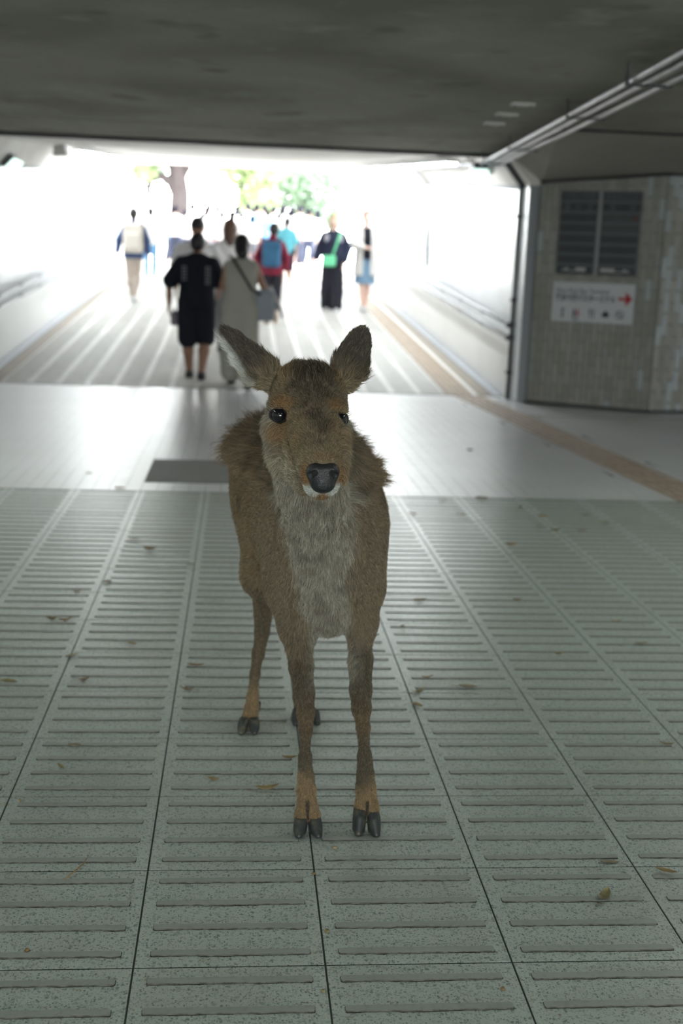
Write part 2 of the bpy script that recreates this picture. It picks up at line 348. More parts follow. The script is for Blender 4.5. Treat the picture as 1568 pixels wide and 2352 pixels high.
# ---- tunnel side walls: painted panel below, glazed tiles above, haunch and soffit
def yz_wall(name, x0, x1, ya, yb, za, zb, m, parent=None, kind=None):
    b = MB(); b.add([(x0, ya, SL * (ya - Y0) + za), (x1, ya, SL * (ya - Y0) + za), (x1, yb, SL * (yb - Y0) + za), (x0, yb, SL * (yb - Y0) + za),
                     (x0, ya, SL * (ya - Y0) + zb), (x1, ya, SL * (ya - Y0) + zb), (x1, yb, SL * (yb - Y0) + zb), (x0, yb, SL * (yb - Y0) + zb)],
                    [(0, 3, 2, 1), (4, 5, 6, 7), (0, 1, 5, 4), (1, 2, 6, 5), (2, 3, 7, 6), (3, 0, 4, 7)])
    return b.build(name, m, parent, kind=kind)
YJ = 13.05                                    # movement joint
for side, X, sg in (('right', 3.05, 1), ('left', -2.94, -1)):
    wall = yz_wall('wall_' + side, X, X + sg * .4, 12.86 if sg > 0 else 12.9, YE, -.4, 2.9, MT['joint_pale'], kind='structure')
    yz_wall('lower_panel', X - sg * .012, X + sg * .1, YJ + .05, YE, -.05, .60, MT['panel'], wall)
    yz_wall('rail_band', X - sg * .006, X + sg * .1, YJ + .05, YE, .60, .90, MT['white_tile'], wall)
    tb = MB(); n = 0
    y = YJ + .08
    while y < YE - .05:
        off = .116 if n % 2 else 0.0
        for r in range(-1, 7):
            za, zb = .90 + off + r * .232, .90 + off + r * .232 + .226
            za, zb = max(za, .905), min(zb, 2.30)
            if zb - za < .03: continue
            c = RP(X - sg * .005, y + .031, (za + zb) / 2); tb.box(c, (.014, .0585, zb - za))
        y += .0635; n += 1
    tb.build('tile_field', MT['white_tile'], wall, kind='stuff')
    if sg > 0:                                # the short tiled return before the corner, its tiles tall enough to tell apart
        for k in range(5):
            off = .116 if k % 2 else 0.0
            for r in range(-5, 7):
                za, zb = max(.90 + off + r * .232, .02), min(.90 + off + r * .232 + .226, 2.32)
                if zb - za < .03: continue
                MB().box((X - .005, 12.79 + .052 * k, (za + zb) / 2), (.014, .048, zb - za)).build('tile', MT['white_tile'], wall)
    # haunch: sloping panel from wall top to soffit
    hb = MB(); xa, xb = X, X - sg * .27
    xo = xa + (.10 if sg > 0 else -.4)
    for yy in (12.76 if sg > 0 else 12.9, YE):
        s_ = SL * (yy - Y0) if yy > Y0 else 0
        hb.v += [(xa, yy, 2.31 + s_), (xb, yy, 2.64 + s_), (xb, yy, 3.1 + s_), (xo, yy, 3.1 + s_), (xo, yy, 2.31 + s_)]
    hb.f = [(i, (i + 1) % 5, 5 + (i + 1) % 5, 5 + i) for i in range(5)] + [(4, 3, 2, 1, 0), (5, 6, 7, 8, 9)]; hb.m = [0] * 7
    hb.build('haunch', MT['concrete_pale'], wall)
    # handrails on brackets
    rail = empty('handrail', (X, YJ, 0), label='steel handrail pair along the white tiled wall on the %s of the ramp' % ('right' if sg > 0 else 'left'), cat='handrail')
    for dz in (.69, .83):
        MB().tube([(-sg * .075, .02, dz), (-sg * .075, YE - YJ - .2, dz + SL * (YE - YJ - .2))], .019, 10).build('rail', MT['steel'], rail, smooth=True)
        for k in range(12):
            yy = .12 + 1.5 * k
            MB().tube([(0, yy, dz - .05 + SL * yy), (-sg * .06, yy, dz - .045 + SL * yy), (-sg * .075, yy, dz - .01 + SL * yy)], .009, 6).build('bracket', MT['dark_steel'], rail)
        MB().box((-sg * .045, .015, dz), (.11, .05, .05), bev=.01).build('end_plate', MT['dark_steel'], rail)
# movement joint around the tunnel mouth
jt = MB()
for (ax, az), (bx_, bz) in (((-2.94, 0), (-2.94, 2.31)), ((-2.94, 2.31), (-2.67, 2.622)), ((-2.67, 2.622), (2.78, 2.622)), ((2.78, 2.622), (3.03, 2.31))):
    d = Vector((bx_ - ax, 0, bz - az)); mid = ((ax + bx_) / 2, YJ, (az + bz) / 2)
    L = d.length; a = math.atan2(d.z, d.x); n_ = Vector((-math.sin(a), 0, math.cos(a)))
    t_ = .022; t2 = d.normalized() * (L / 2 + .01)
    pts = [];
    for yy in (-.05, .05):
        for s1, s2 in ((-1, -1), (1, -1), (1, 1), (-1, 1)):
            pts.append(Vector(mid) + t2 * s1 + n_ * t_ * s2 + Vector((0, yy, 0)))
    jt.add(pts, [(0, 1, 2, 3), (7, 6, 5, 4), (0, 4, 5, 1), (1, 5, 6, 2), (2, 6, 7, 3), (3, 7, 4, 0)])
jt.build('trim_1', MT['black'], kind='structure')
cpipe = MB().tube([(3.012, YJ, .0), (3.012, YJ, 2.31)], .021, 10).build('downpipe', MT['dark_steel'], smooth=True)
tag(cpipe, 'dark vertical pipe at the near end of the white tiled ramp wall', 'pipe')
for z in (.3, 1.1, 2.0): MB().box((3.012, YJ, z), (.068, .075, .03)).build('pipe_clip', MT['black'], cpipe)
# ramp soffit and its lintel at the far end
def ramp_slab(name, z, th, m, ya, yb, **kw):
    b = MB(); x0, x1 = -3.4, 3.5
    pts = [(x, y, SL * (y - Y0) + z + t) for t in (0, th) for x, y in ((x0, ya), (x1, ya), (x1, yb), (x0, yb))]
    return b.add(pts, [(0, 3, 2, 1), (4, 5, 6, 7), (0, 1, 5, 4), (1, 2, 6, 5), (2, 3, 7, 6), (3, 0, 4, 7)]).build(name, m, **kw)
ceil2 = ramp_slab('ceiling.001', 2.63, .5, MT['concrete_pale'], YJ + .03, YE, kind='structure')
MB().box((0.05, YE - .12, 4.3), (6.9, .3, 1.12)).build('lintel', MT['concrete_pale'], ceil2)
# near soffit
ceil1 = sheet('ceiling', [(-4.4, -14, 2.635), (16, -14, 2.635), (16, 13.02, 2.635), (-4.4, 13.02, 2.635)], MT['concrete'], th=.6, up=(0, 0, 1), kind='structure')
for k, (x, y) in enumerate(((2.10, 10.24), (2.066, 9.61), (2.046, 8.98))):
    pl = MB().box((x, y, 2.627), (.17, .10, .016), bev=0).build('ceiling_plate', MT['lamp_body'])
    tag(pl, ['far', 'middle', 'near'][k] + 'most of three small pale plates fixed to the concrete ceiling', 'plate', 'pale plates on the concrete ceiling')
    for s_ in (-1, 1): MB().box((x + s_ * .06, y, 2.617), (.016, .016, .008)).build('fixing', MT['dark_steel'], pl)
MB().box((0, 11.5, 2.6335), (5.2, .012, .004)).build('board_seam', MT['joint_wall'], ceil1)

# sign wall (splayed corner) with stack-laid putty tiles
A2, W2 = Vector((3.16, 12.745)), Vector((4.31, 12.105))
e2 = (W2 - A2).normalized(); n2 = Vector((e2.y, -e2.x)); LA = (W2 - A2).length   # n2 faces the camera
W3 = Vector((7.2, 12.75)); e3 = (W3 - W2).normalized(); n3 = Vector((e3.y, -e3.x))
def wall_poly(name, pts, z0, z1, m, th, kind=None):
    """pts: plan polyline; thick behind"""
    b = MB()
    for (p, q_) in zip(pts[:-1], pts[1:]):
        d = (q_ - p).normalized(); n = Vector((-d.y, d.x)) * th
        vs_ = [(p.x, p.y), (q_.x, q_.y), (q_.x + n.x, q_.y + n.y), (p.x + n.x, p.y + n.y)]
        b.add([(x, y, z) for z in (z0, z1) for x, y in vs_], [(0, 3, 2, 1), (4, 5, 6, 7), (0, 1, 5, 4), (1, 2, 6, 5), (2, 3, 7, 6), (3, 0, 4, 7)])
    return b.build(name, m, kind=kind)
swall = wall_poly('wall_corner', [A2, W2, W3, Vector((16.1, 12.8))], -.3, 2.7, MT['joint_wall'], .35, 'structure')
PIT, ROW = .0655, .233
count = 0
tvar = {}
def wall_tiles(P0, e, n, L, zt0, zt1, cap, light):
    global count
    k = 0; s = .035; rz = math.atan2(e.y, e.x); field = MB()
    while s < L:
        off = ROW / 2 if k % 2 else 0.0
        for r in range(-1, 12):
            za, zb = max(r * ROW + off, .03), min(r * ROW + off + ROW - .015, zt0 + (zt1 - zt0) * s / L)
            if zb - za < .02: continue
            p = P0 + e * s + n * .004
            ht = round(zb - za, 3)
            lt = random.random() < light(s / L)
            if count < cap:
                mi = 4 if lt else random.randrange(4)
                key = (ht, mi)
                if key not in tvar: tvar[key] = MB().box((0, 0, 0), (PIT - .0035, .022, ht)).mesh('tile', TILE_DAYLIT if lt else SIGN_TILE[mi])
                link_mesh('tile', tvar[key], swall, (p.x, p.y, (za + zb) / 2), (random.gauss(0, .004), random.gauss(0, .002), rz + random.gauss(0, .008))); count += 1
            else: field.box((p.x, p.y, (za + zb) / 2), (PIT - .006, .022, zb - za), 0, rz=rz)
        s += PIT; k += 1
    if field.v: field.build('tile_field', SIGN_TILE[0], swall, kind='stuff')
wall_tiles(A2, e2, n2, LA, 2.345, 2.43, 240, lambda t: .012 + .5 * max(0, t - .85))
wall_tiles(W2, e3, n3, (W3 - W2).length, 2.43, 2.5, 298, lambda t: .45)
# dark cap line along the wall top, kerb of pale stone at the foot
for P, Q, z0, z1 in ((A2, W2, 2.345, 2.43), (W2, W3, 2.43, 2.5)):
    d = Q - P; n = Vector((d.y, -d.x)).normalized(); b = MB(); th = .02
    b.add([(P.x + n.x * o, P.y + n.y * o, z0 + h) for h in (-.012, .03) for o in (0, .03)] + [(Q.x + n.x * o, Q.y + n.y * o, z1 + h) for h in (-.012, .03) for o in (0, .03)],
          [(0, 1, 3, 2), (4, 6, 7, 5), (0, 4, 5, 1), (2, 3, 7, 6), (0, 2, 6, 4), (1, 5, 7, 3)])
    b.build('wall_cap', MT['black'], swall)
b = MB()
for P, Q in ((A2, W2), (W2, W3)):
    d = Q - P; n = Vector((d.y, -d.x)).normalized(); c = (P + Q) / 2 + n * .012
    b.box((c.x, c.y, .012), (d.length, .03, .03), 0, rz=math.atan2(d.y, d.x))
b.build('baseboard_corner', MT['black'], kind='structure')
# fan-shaped haunch above the sign wall
B0, A0, E0 = (2.79, 13.0, 2.63), (2.72, 10.42, 2.63), (9.0, 10.35, 2.63)
C0, D0, G0 = (A2.x, A2.y + .01, 2.36), (W2.x, W2.y + .01, 2.445), (W3.x, W3.y, 2.52)
b = MB(); pts = [B0, A0, E0, C0, D0, G0]
b.add(pts + [(x, y, 2.7) for x, y, z in pts], [(0, 3, 1), (3, 4, 1), (1, 4, 2), (4, 5, 2), (6, 7, 9), (9, 7, 10), (7, 8, 10), (10, 8, 11), (0, 1, 7, 6), (1, 2, 8, 7), (3, 0, 6, 9), (4, 3, 9, 10), (5, 4, 10, 11), (2, 5, 11, 8)])
b.build('trim_2', mat('haunch concrete', (.27, .26, .23), .8, .25, noise=[(1.2, 4, .5, (.2, .195, .17), .4, .7)]), kind='structure')
MB().box((5.85, 10.39, 2.627), (6.3, .03, .02)).build('ceiling_joint', MT['black'], ceil1)
# walls that close the place where the camera does not look
MB().box((-4.35, -.7, 1.3), (.3, 26.6, 3)).build('wall_far_left', MT['panel'], kind='structure')
wall_poly('wall_left_return', [Vector((-4.2, 12.3)), Vector((-2.94, 12.95))], -.3, 2.7, MT['panel'], .35, 'structure')
MB().box((4.35, -4.0, 1.3), (.3, 20, 3)).build('wall_near_right', MT['panel'], kind='structure')
MB().box((10.2, 5.9, 1.3), (11.9, .3, 3)).build('wall_passage', MT['panel'], kind='structure')
b = MB()
for x0, x1, z0, z1 in ((-4.4, -3, -.1, 2.7), (3, 4.4, -.1, 2.7), (-3, 3, 2.4, 2.7)): b.box(((x0 + x1) / 2, -14.1, (z0 + z1) / 2), (x1 - x0, .2, z1 - z0))
b.build('wall_added_entrance', MT['panel'], kind='structure'); b = MB()  # unseen wall added to cut down daylight from behind the camera
for y0, y1, z0, z1 in ((5.8, 8.2, -.1, 2.7), (10.6, 13.0, -.1, 2.7), (8.2, 10.6, 2.1, 2.7)): b.box((16.1, (y0 + y1) / 2, (z0 + z1) / 2), (.2, y1 - y0, z1 - z0))
b.build('wall_added_passage_end', MT['panel'], kind='structure')  # unseen wall added to cut down daylight from the side passage

# ---- outdoors at the top of the ramp
ZT = SL * (YE - Y0)
g = MB(); g.box((0, 66, ZT - .25), (120, 68, .5)); g.build('ground', MT['paving'], kind='structure')
b = MB(); b.box((0, -29, -.3), (60, 29.5, .5)); b.box((31.3, 9, -.3), (30, 40, .5)); b.build('ground.001', MT['paving'], kind='structure')
def wing(x0, x1, name):
    b = MB(); zs = ((32.0, 3.66), (39.6, 2.88), (41.5, 2.75))
    poly = [(32.0, .8)] + list(zs) + [(41.5, .8)]
    b.prism(poly, lambda y, z: (x0, y, z), lambda y, z: (x1, y, z)); return b.build(name, MT['panel'], kind='structure')
wing(-3.35, -2.95, 'wall_ramp_left'); 
MB().box((0, 32.25, 5.9), (60, .4, 2.3)).build('wall_parapet', MT['panel'], kind='structure')
for sx in (-1, 1): MB().box((sx * 17.9 + .05, 32.25, 2.8), (29, .4, 6.0)).build('wall_abutment_' + ('left' if sx < 0 else 'right'), MT['panel'], kind='structure')

# ---- pipes and lamps
pipes = empty('conduit_run', (2.56, 13.1, 2.53), label='bundle of three grey conduits crossing the concrete ceiling on hangers', cat='conduit')
sx = -.0555
def cx_(y, o): return (sx * (13.1 - y) + o, y - 13.1)
for k, (o, r, z) in enumerate(((0, .021, 0), (.085, .022, -.005), (.165, .022, -.012))):
    path = []
    for y in np.arange(13.1, -3.1, -.9):
        oo = o + (.03 if (k == 2 and y < 9.9) else 0)
        x, yy = cx_(y, oo); path.append((x, yy, z))
        if k == 2 and 9.9 < y < 10.6: path.append((x, yy - .3, z)); path.append((cx_(y - .35, o + .03)[0], yy - .36, z))
    MB().tube(path, r, 10).build('conduit', MT['galv'], pipes, smooth=True)
for y in (12.6, 11.0, 8.55, 6.95, 5.0, 3.0, 1.0):
    x, yy = cx_(y, .09); h_ = empty('hanger', (x, yy, 0), parent=pipes)
    MB().box((0, 0, -.032), (.27, .035, .012)).box((-.13, 0, .0), (.012, .035, .07)).build('cradle', MT['dark_steel'], h_)
    MB().tube([(-.13, 0, .0), (-.13, 0, .09)], .008, 6).build('hanger_rod', MT['dark_steel'], h_)
pr = MB().tube([RP(2.74, 13.1, 2.56), RP(2.74, 24, 2.56)], .03, 10).build('ceiling_conduit', MT['galv'], smooth=True)
tag(pr, 'pale conduit along the right top edge of the ramp soffit', 'conduit')
for k in range(7): MB().box(RP(2.75, 13.6 + 1.5 * k, 2.565), (.08, .03, .075)).build('saddle', MT['dark_steel'], pr)
arch = MB().tube([RP(2.72, 19.6, 2.58), RP(2.86, 19.6, 2.47), RP(2.98, 19.6, 2.33), RP(3.015, 19.6, 2.15), RP(3.02, 19.6, 1.0)], .022, 8).build('wall_conduit', MT['galv'], smooth=True)
tag(arch, 'thin conduit curving down the right ramp wall halfway along the tunnel', 'conduit')
for z in (1.3, 1.9): MB().box(RP(3.03, 19.6, z), (.04, .08, .02)).build('saddle', MT['dark_steel'], arch)
def wall_lamp(name, loc, label, lit, roll):
    o = empty(name, loc, label=label, cat='lamp'); o.rotation_euler = (0, roll, 0)
    MB().box((0, 0, .05), (.17, .26, .06), bev=0).build('lamp_housing', MT['dark_steel'] if lit else MT['lamp_body'], o)
    b = MB(); b.add([(-.075, -.12, .02), (.075, -.12, .02), (.075, .12, .02), (-.075, .12, .02), (-.1, -.15, -.06), (.1, -.15, -.06), (.1, .15, -.06), (-.1, .15, -.06)],
                    [(0, 1, 2, 3), (7, 6, 5, 4), (4, 5, 1, 0), (5, 6, 2, 1), (6, 7, 3, 2), (7, 4, 0, 3)])
    b.build('lamp_diffuser', MT['lamp_weak'] if lit else MT['lamp_body'], o); return o
l1 = wall_lamp('tunnel_lamp', (2.56, 13.18, 2.46), 'glowing square lamp under the conduits at the tunnel mouth', True, 0)
MB().tube([(-.06, 0, .07), (-.06, 0, .13)], .012, 6).build('lamp_stem', MT['dark_steel'], l1)
MB().box((.13, 0, .03), (.06, .16, .10), bev=0).build('ballast_box', MT['lamp_body'], l1)
for sgn in (-1, 1): MB().tube([(.05 * sgn, .02, .07), (.09 * sgn, .03, .12), (.14 * sgn, .02, .13)], .01, 6).build('lamp_cable', MT['dark_steel'], l1)
l2 = wall_lamp('tunnel_lamp', (-2.80, 15.25, 2.46), 'glowing square lamp on the haunch above the left ramp wall', True, -.8)
for sg in (-1, 1):  # tube lamps added along the soffit to brighten the ramp
    for k in range(6):
        y = 15.2 + 2.8 * k + (1.4 if sg < 0 else 0)
        if sg < 0 and k == 0: continue
        o = empty('added_tube_lamp', RP(sg * 2.40, y, 2.60), label='added tube lamp %s up the %s edge of the ramp soffit' % ('first second third fourth fifth sixth'.split()[k - (sg < 0)], 'left' if sg < 0 else 'right'), cat='lamp'); o.rotation_euler = (SLA, 0, 0)
        MB().box((0, 0, -.02), (.16, 2.5, .04)).build('lamp_housing', MT['lamp_body'], o)
        MB().box((0, 0, -.05), (.12, 2.4, .02)).build('lamp_diffuser', MT['tube'], o)
l3 = wall_lamp('tunnel_lamp', (-2.52, 17.3, 2.79), 'unlit square fitting on the left side of the ramp soffit', False, -.05)
for k, (x, y) in enumerate(((-1.3, -1.0), (1.4, -1.0), (-2.4, 3.0), (2.6, 3.0), (-2.6, 4.9), (2.8, 4.7), (-2.7, 7.0), (3.5, 6.6))):  # lamps added out of view to brighten the floor and the deer
    o = empty('added_ceiling_lamp', (x, y, 2.635), label='added fluorescent ceiling lamp out of view overhead, number %s from the deer' % ('five six one two three four seven eight'.split()[k]), cat='lamp')
    MB().box((0, 0, -.03), (.16, 1.25, .06)).build('lamp_housing', MT['lamp_body'], o)
    MB().box((0, 0, -.075), (.12, 1.2, .03)).build('lamp_diffuser', MT['lamp'], o)
# ------------------------------------------------------------------ signs on the corner wall
def on_wall(s, z, off=.02): p = A2 + e2 * s + n2 * off; return (p.x, p.y, z)
rzw = math.atan2(e2.y, e2.x)
MT['sign_dark'] = mat('dark blue grey sign slat', (.012, .016, .021), .35, .5)
MT['sign_mid'] = mat('grey green sign slat', (.03, .038, .038), .4, .5)
MT['sign_frame'] = mat('grey sign frame', (.085, .09, .095), .4, .5, .3)
MT['sign_mull'] = mat('pale sign mullion', (.20, .205, .205), .4, .5, .2)
MT['sign_white'] = mat('white sign face', (.40, .41, .42), .45, .5)
MT['ink'] = mat('black print', (.02, .02, .022), .6, .3)
MT['ink_grey'] = mat('faded grey print', (.10, .105, .11), .6, .3)
MT['ink_dim'] = mat('dim print', (.055, .06, .065), .6, .3)
MT['ink_pale'] = mat('pale print', (.36, .36, .36), .6, .3)
MT['ink_red'] = mat('red print', (.30, .02, .022), .6, .3)
MT['ink_pink'] = mat('faded red stamp', (.085, .036, .04), .6, .3)
def text(body, x, z, size, m, parent, width=None, y=-.018, bold=0.0, name='lettering'):
    c = bpy.data.curves.new(name, 'FONT'); c.body = body; c.size = size; c.extrude = .0006; c.offset = bold; c.align_x = 'LEFT'
    tmp = bpy.data.objects.new(name, c); COL.objects.link(tmp); bpy.context.view_layer.update()
    me = bpy.data.meshes.new_from_object(tmp.evaluated_get(bpy.context.evaluated_depsgraph_get())); me.materials.clear(); me.materials.append(m)
    bpy.data.objects.remove(tmp); o = link_mesh(name, me, parent, (x, y, z), (math.pi / 2, 0, 0))
    if width and len(me.vertices):
        xs = [v.co.x for v in me.vertices]; o.scale = (width / max(1e-4, max(xs) - min(xs)), 1, 1)
    return o
def flat(name, polys, m, parent, y=-.0185, t=.0012):
    b = MB()
    for p in polys: b.prism(p, lambda x, z: (x, y, z), lambda x, z: (x, y - t, z))
    return b.build(name, m, parent)
def rect(x0, z0, x1, z1): return [(x0, z0), (x1, z0), (x1, z1), (x0, z1)]
def disc(cx, cz, r, n=14): return [(cx + r * math.cos(2 * math.pi * k / n), cz + r * math.sin(2 * math.pi * k / n)) for k in range(n)]

# direction board: two columns of eight dark slats, arrows in the bottom row
bx, bz, bw, bh = .655, 1.835, .86, .86
s1 = empty('direction_board', on_wall(bx, bz, .03), rzw, label='dark direction board of two columns of slats on the tiled corner wall', cat='sign')
MB().box((0, .008, 0), (bw, .02, bh), bev=.002).build('back_frame', MT['sign_frame'], s1)
MB().box((.0, -.008, 0), (.034, .022, bh + .01)).build('mullion', MT['sign_mull'], s1)
row = bh / 8
for c in (-1, 1):
    for r in range(8):
        zc = bh / 2 - row * (r + .5); mid = c > 0 and r in (2, 3)
        MB().box((c * (bw / 4 + .006), -.008, zc - .008), (bw / 2 - .045, .018, row - .027), bev=.002).build('slat', MT['sign_mid'] if mid else MT['sign_dark'], s1)
rows_z = [bh / 2 - row * (r + .5) - .034 for r in range(8)]
text('奈良国立博物館', -.385, rows_z[0], .075, MT['ink_grey'], s1, .33)
for k, ch in enumerate('県庁方'): text(ch, -.375 + .118 * k, rows_z[1] - .004, .078, MT['ink_pale'] if False else MT['ink_grey'], s1, .062, bold=.001)
text('興福寺国宝館', .045, rows_z[0], .072, MT['ink_grey'], s1, .34)
text('駅', .10, rows_z[1], .075, MT['ink_grey'], s1, .06); text('前', .31, rows_z[1], .075, MT['ink_grey'], s1, .055)
text('バス案内所', .045, rows_z[2], .07, MT['ink_dim'], s1, .27)
flat('stamp', [disc(.365, rows_z[2] + .028, .028)], MT['ink_pink'], s1)
text('近鉄奈良駅', .065, rows_z[3], .07, MT['ink_dim'], s1, .30)
za = rows_z[7] + .03
flat('arrow', [[(-.375, za - .012), (-.29, za + .022), (-.29, za - .012)], rect(-.29, za - .016, -.2, za - .006), rect(-.21, za - .016, -.105, za + .022)], MT['ink_pale'], s1)
flat('arrow', [[(.375, za - .012), (.29, za + .022), (.29, za - .012)], rect(.2, za - .016, .29, za - .006), rect(.05, za - .016, .20, za + .022)], MT['ink_pale'], s1)

# white terminal sign
bx, bz, bw, bh = .653, 1.118, .868, .415
s2 = empty('terminal_sign', on_wall(bx, bz, .03), rzw, label='white bus terminal sign with red arrow and pictograms under the dark board', cat='sign')
MB().box((0, .002, 0), (bw, .024, bh), bev=.003).build('sign_plate', MT['sign_white'], s2)
Y_ = -.0105
text('Nara Park Bus Terminal', -.40, .095, .068, MT['ink'], s2, .56, y=Y_)
text('奈良公園バスターミナル', -.40, .012, .082, MT['ink'], s2, .64, y=Y_, bold=.0022)
flat('red_arrow', [[(.265, .036), (.265, .067), (.345, .067), (.335, .112), (.358, .112), (.413, .0515), (.358, -.009), (.335, -.009), (.345, .036)]], MT['ink_red'], s2, Y_)
# pictograms: information figure, toilets, knife and fork, tea house, no-smoking ring
zc = -.115
flat('information_symbol', [disc(-.315, zc + .035, .016), rect(-.331, zc - .05, -.299, zc - .04), rect(-.324, zc - .045, -.306, zc + .012), rect(-.333, zc + .004, -.306, zc + .012)], MT['ink_dim'], s2, Y_)
flat('toilet_symbol', [disc(-.192, zc + .032, .012), rect(-.208, zc - .018, -.176, zc + .018), rect(-.204, zc - .06, -.194, zc - .02), rect(-.19, zc - .06, -.18, zc - .02)], MT['ink_dim'], s2, Y_)
flat('toilet_symbol', [disc(-.152, zc + .032, .012), [(-.172, zc - .018), (-.132, zc - .018), (-.145, zc + .018), (-.159, zc + .018)]], MT['ink_red'], s2, Y_)
flat('toilet_symbol', [rect(-.158, zc - .06, -.146, zc - .02), rect(-.206, zc - .075, -.14, zc - .066)], MT['ink_dim'], s2, Y_)
flat('restaurant_symbol', [rect(-.024, zc - .055, -.014, zc + .01), rect(-.034, zc + .005, -.004, zc + .02), rect(-.034, zc + .02, -.029, zc + .055), rect(-.022, zc + .02, -.016, zc + .055), rect(-.009, zc + .02, -.004, zc + .055),
                           [(.014, zc - .055), (.023, zc - .055), (.023, zc + .055), (.010, zc + .04), (.010, zc)]], MT['ink_dim'], s2, Y_)
flat('shop_symbol', [[(.115, zc - .03), (.175, zc - .03), (.187, zc + .012), (.103, zc + .012)], [(.128, zc + .012), (.162, zc + .012), (.155, zc + .038), (.135, zc + .038)]], MT['ink'], s2, Y_)
ring = [[(.295 + r0 * math.cos(a), zc + r0 * math.sin(a)), (.295 + r1 * math.cos(a), zc + r1 * math.sin(a)), (.295 + r1 * math.cos(a2), zc + r1 * math.sin(a2)), (.295 + r0 * math.cos(a2), zc + r0 * math.sin(a2))]
        for r0, r1 in ((.038, .047),) for a, a2 in [(k * math.pi / 9, (k + 1) * math.pi / 9) for k in range(18)]]
flat('no_smoking_symbol', ring + [[(.262, zc + .026), (.27, zc + .034), (.328, zc - .026), (.32, zc - .034)], rect(.275, zc - .006, .318, zc + .004)], MT['ink_dim'], s2, Y_)
for a in (-.415, .415):
    for c in (-.19, .19): MB().tube([(a, -.01, c), (a, -.014, c)], .006, 8).build('fixing_screw', MT['steel'], s2)

# ------------------------------------------------------------------ fallen leaves and crumbs
LEAFM = [mat('dry leaf ' + n, c, .7, .3, noise=[(60, 4, .6, tuple(k * .55 for k in c), .4, .65)]) for n, c in
         (('tan', (.38, .29, .16)), ('brown', (.29, .19, .09)), ('olive', (.28, .245, .125)), ('grey', (.32, .275, .19)))]
def leaf_mesh(seed, L, W, curl, fold):
    r = random.Random(seed); n = 8; v = []; ang_ = r.uniform(-.25, .25)
    for i in range(n + 1):
        t = i / n; wd = W * math.sin(math.pi * min(1, t * .93 + .04)) ** .75 * (1 - .25 * t)
        z = curl * L * (t - .5) ** 2 * 1.6 + .0016
        x = L * (t - .5); yc = ang_ * L * (t - .5) ** 2
        for s_ in (-1, -.5, 0, .5, 1):
            jag = 1 + (.16 * r.uniform(-1, 1) if abs(s_) == 1 else 0)
            v.append((x + .1 * W * abs(s_) * -1, yc + wd * s_ * jag * (1 - .3 * fold), z + fold * wd * abs(s_) * 1.1 + r.uniform(-.0006, .0006)))
    f = []
    for i in range(n):
        for k in range(4): a = i * 5 + k; f.append((a, a + 1, a + 6, a + 5))
    nn = len(v); v2 = v + [(x, y, z - .0006) for x, y, z in v]; f2 = f + [tuple(i + nn for i in q_[::-1]) for q_ in f]
    b = MB(); b.add(v2, f2)
    return b.mesh('leaf', LEAFM[seed % 4], True)
def stem_mesh(L):
    return MB().tube([(-L * .5, 0, .002), (-L * .62, .002, .003), (-L * .85, .006, .0045)], [.0009, .0008, .0006], 5).mesh('leaf_stem', LEAFM[1], True)
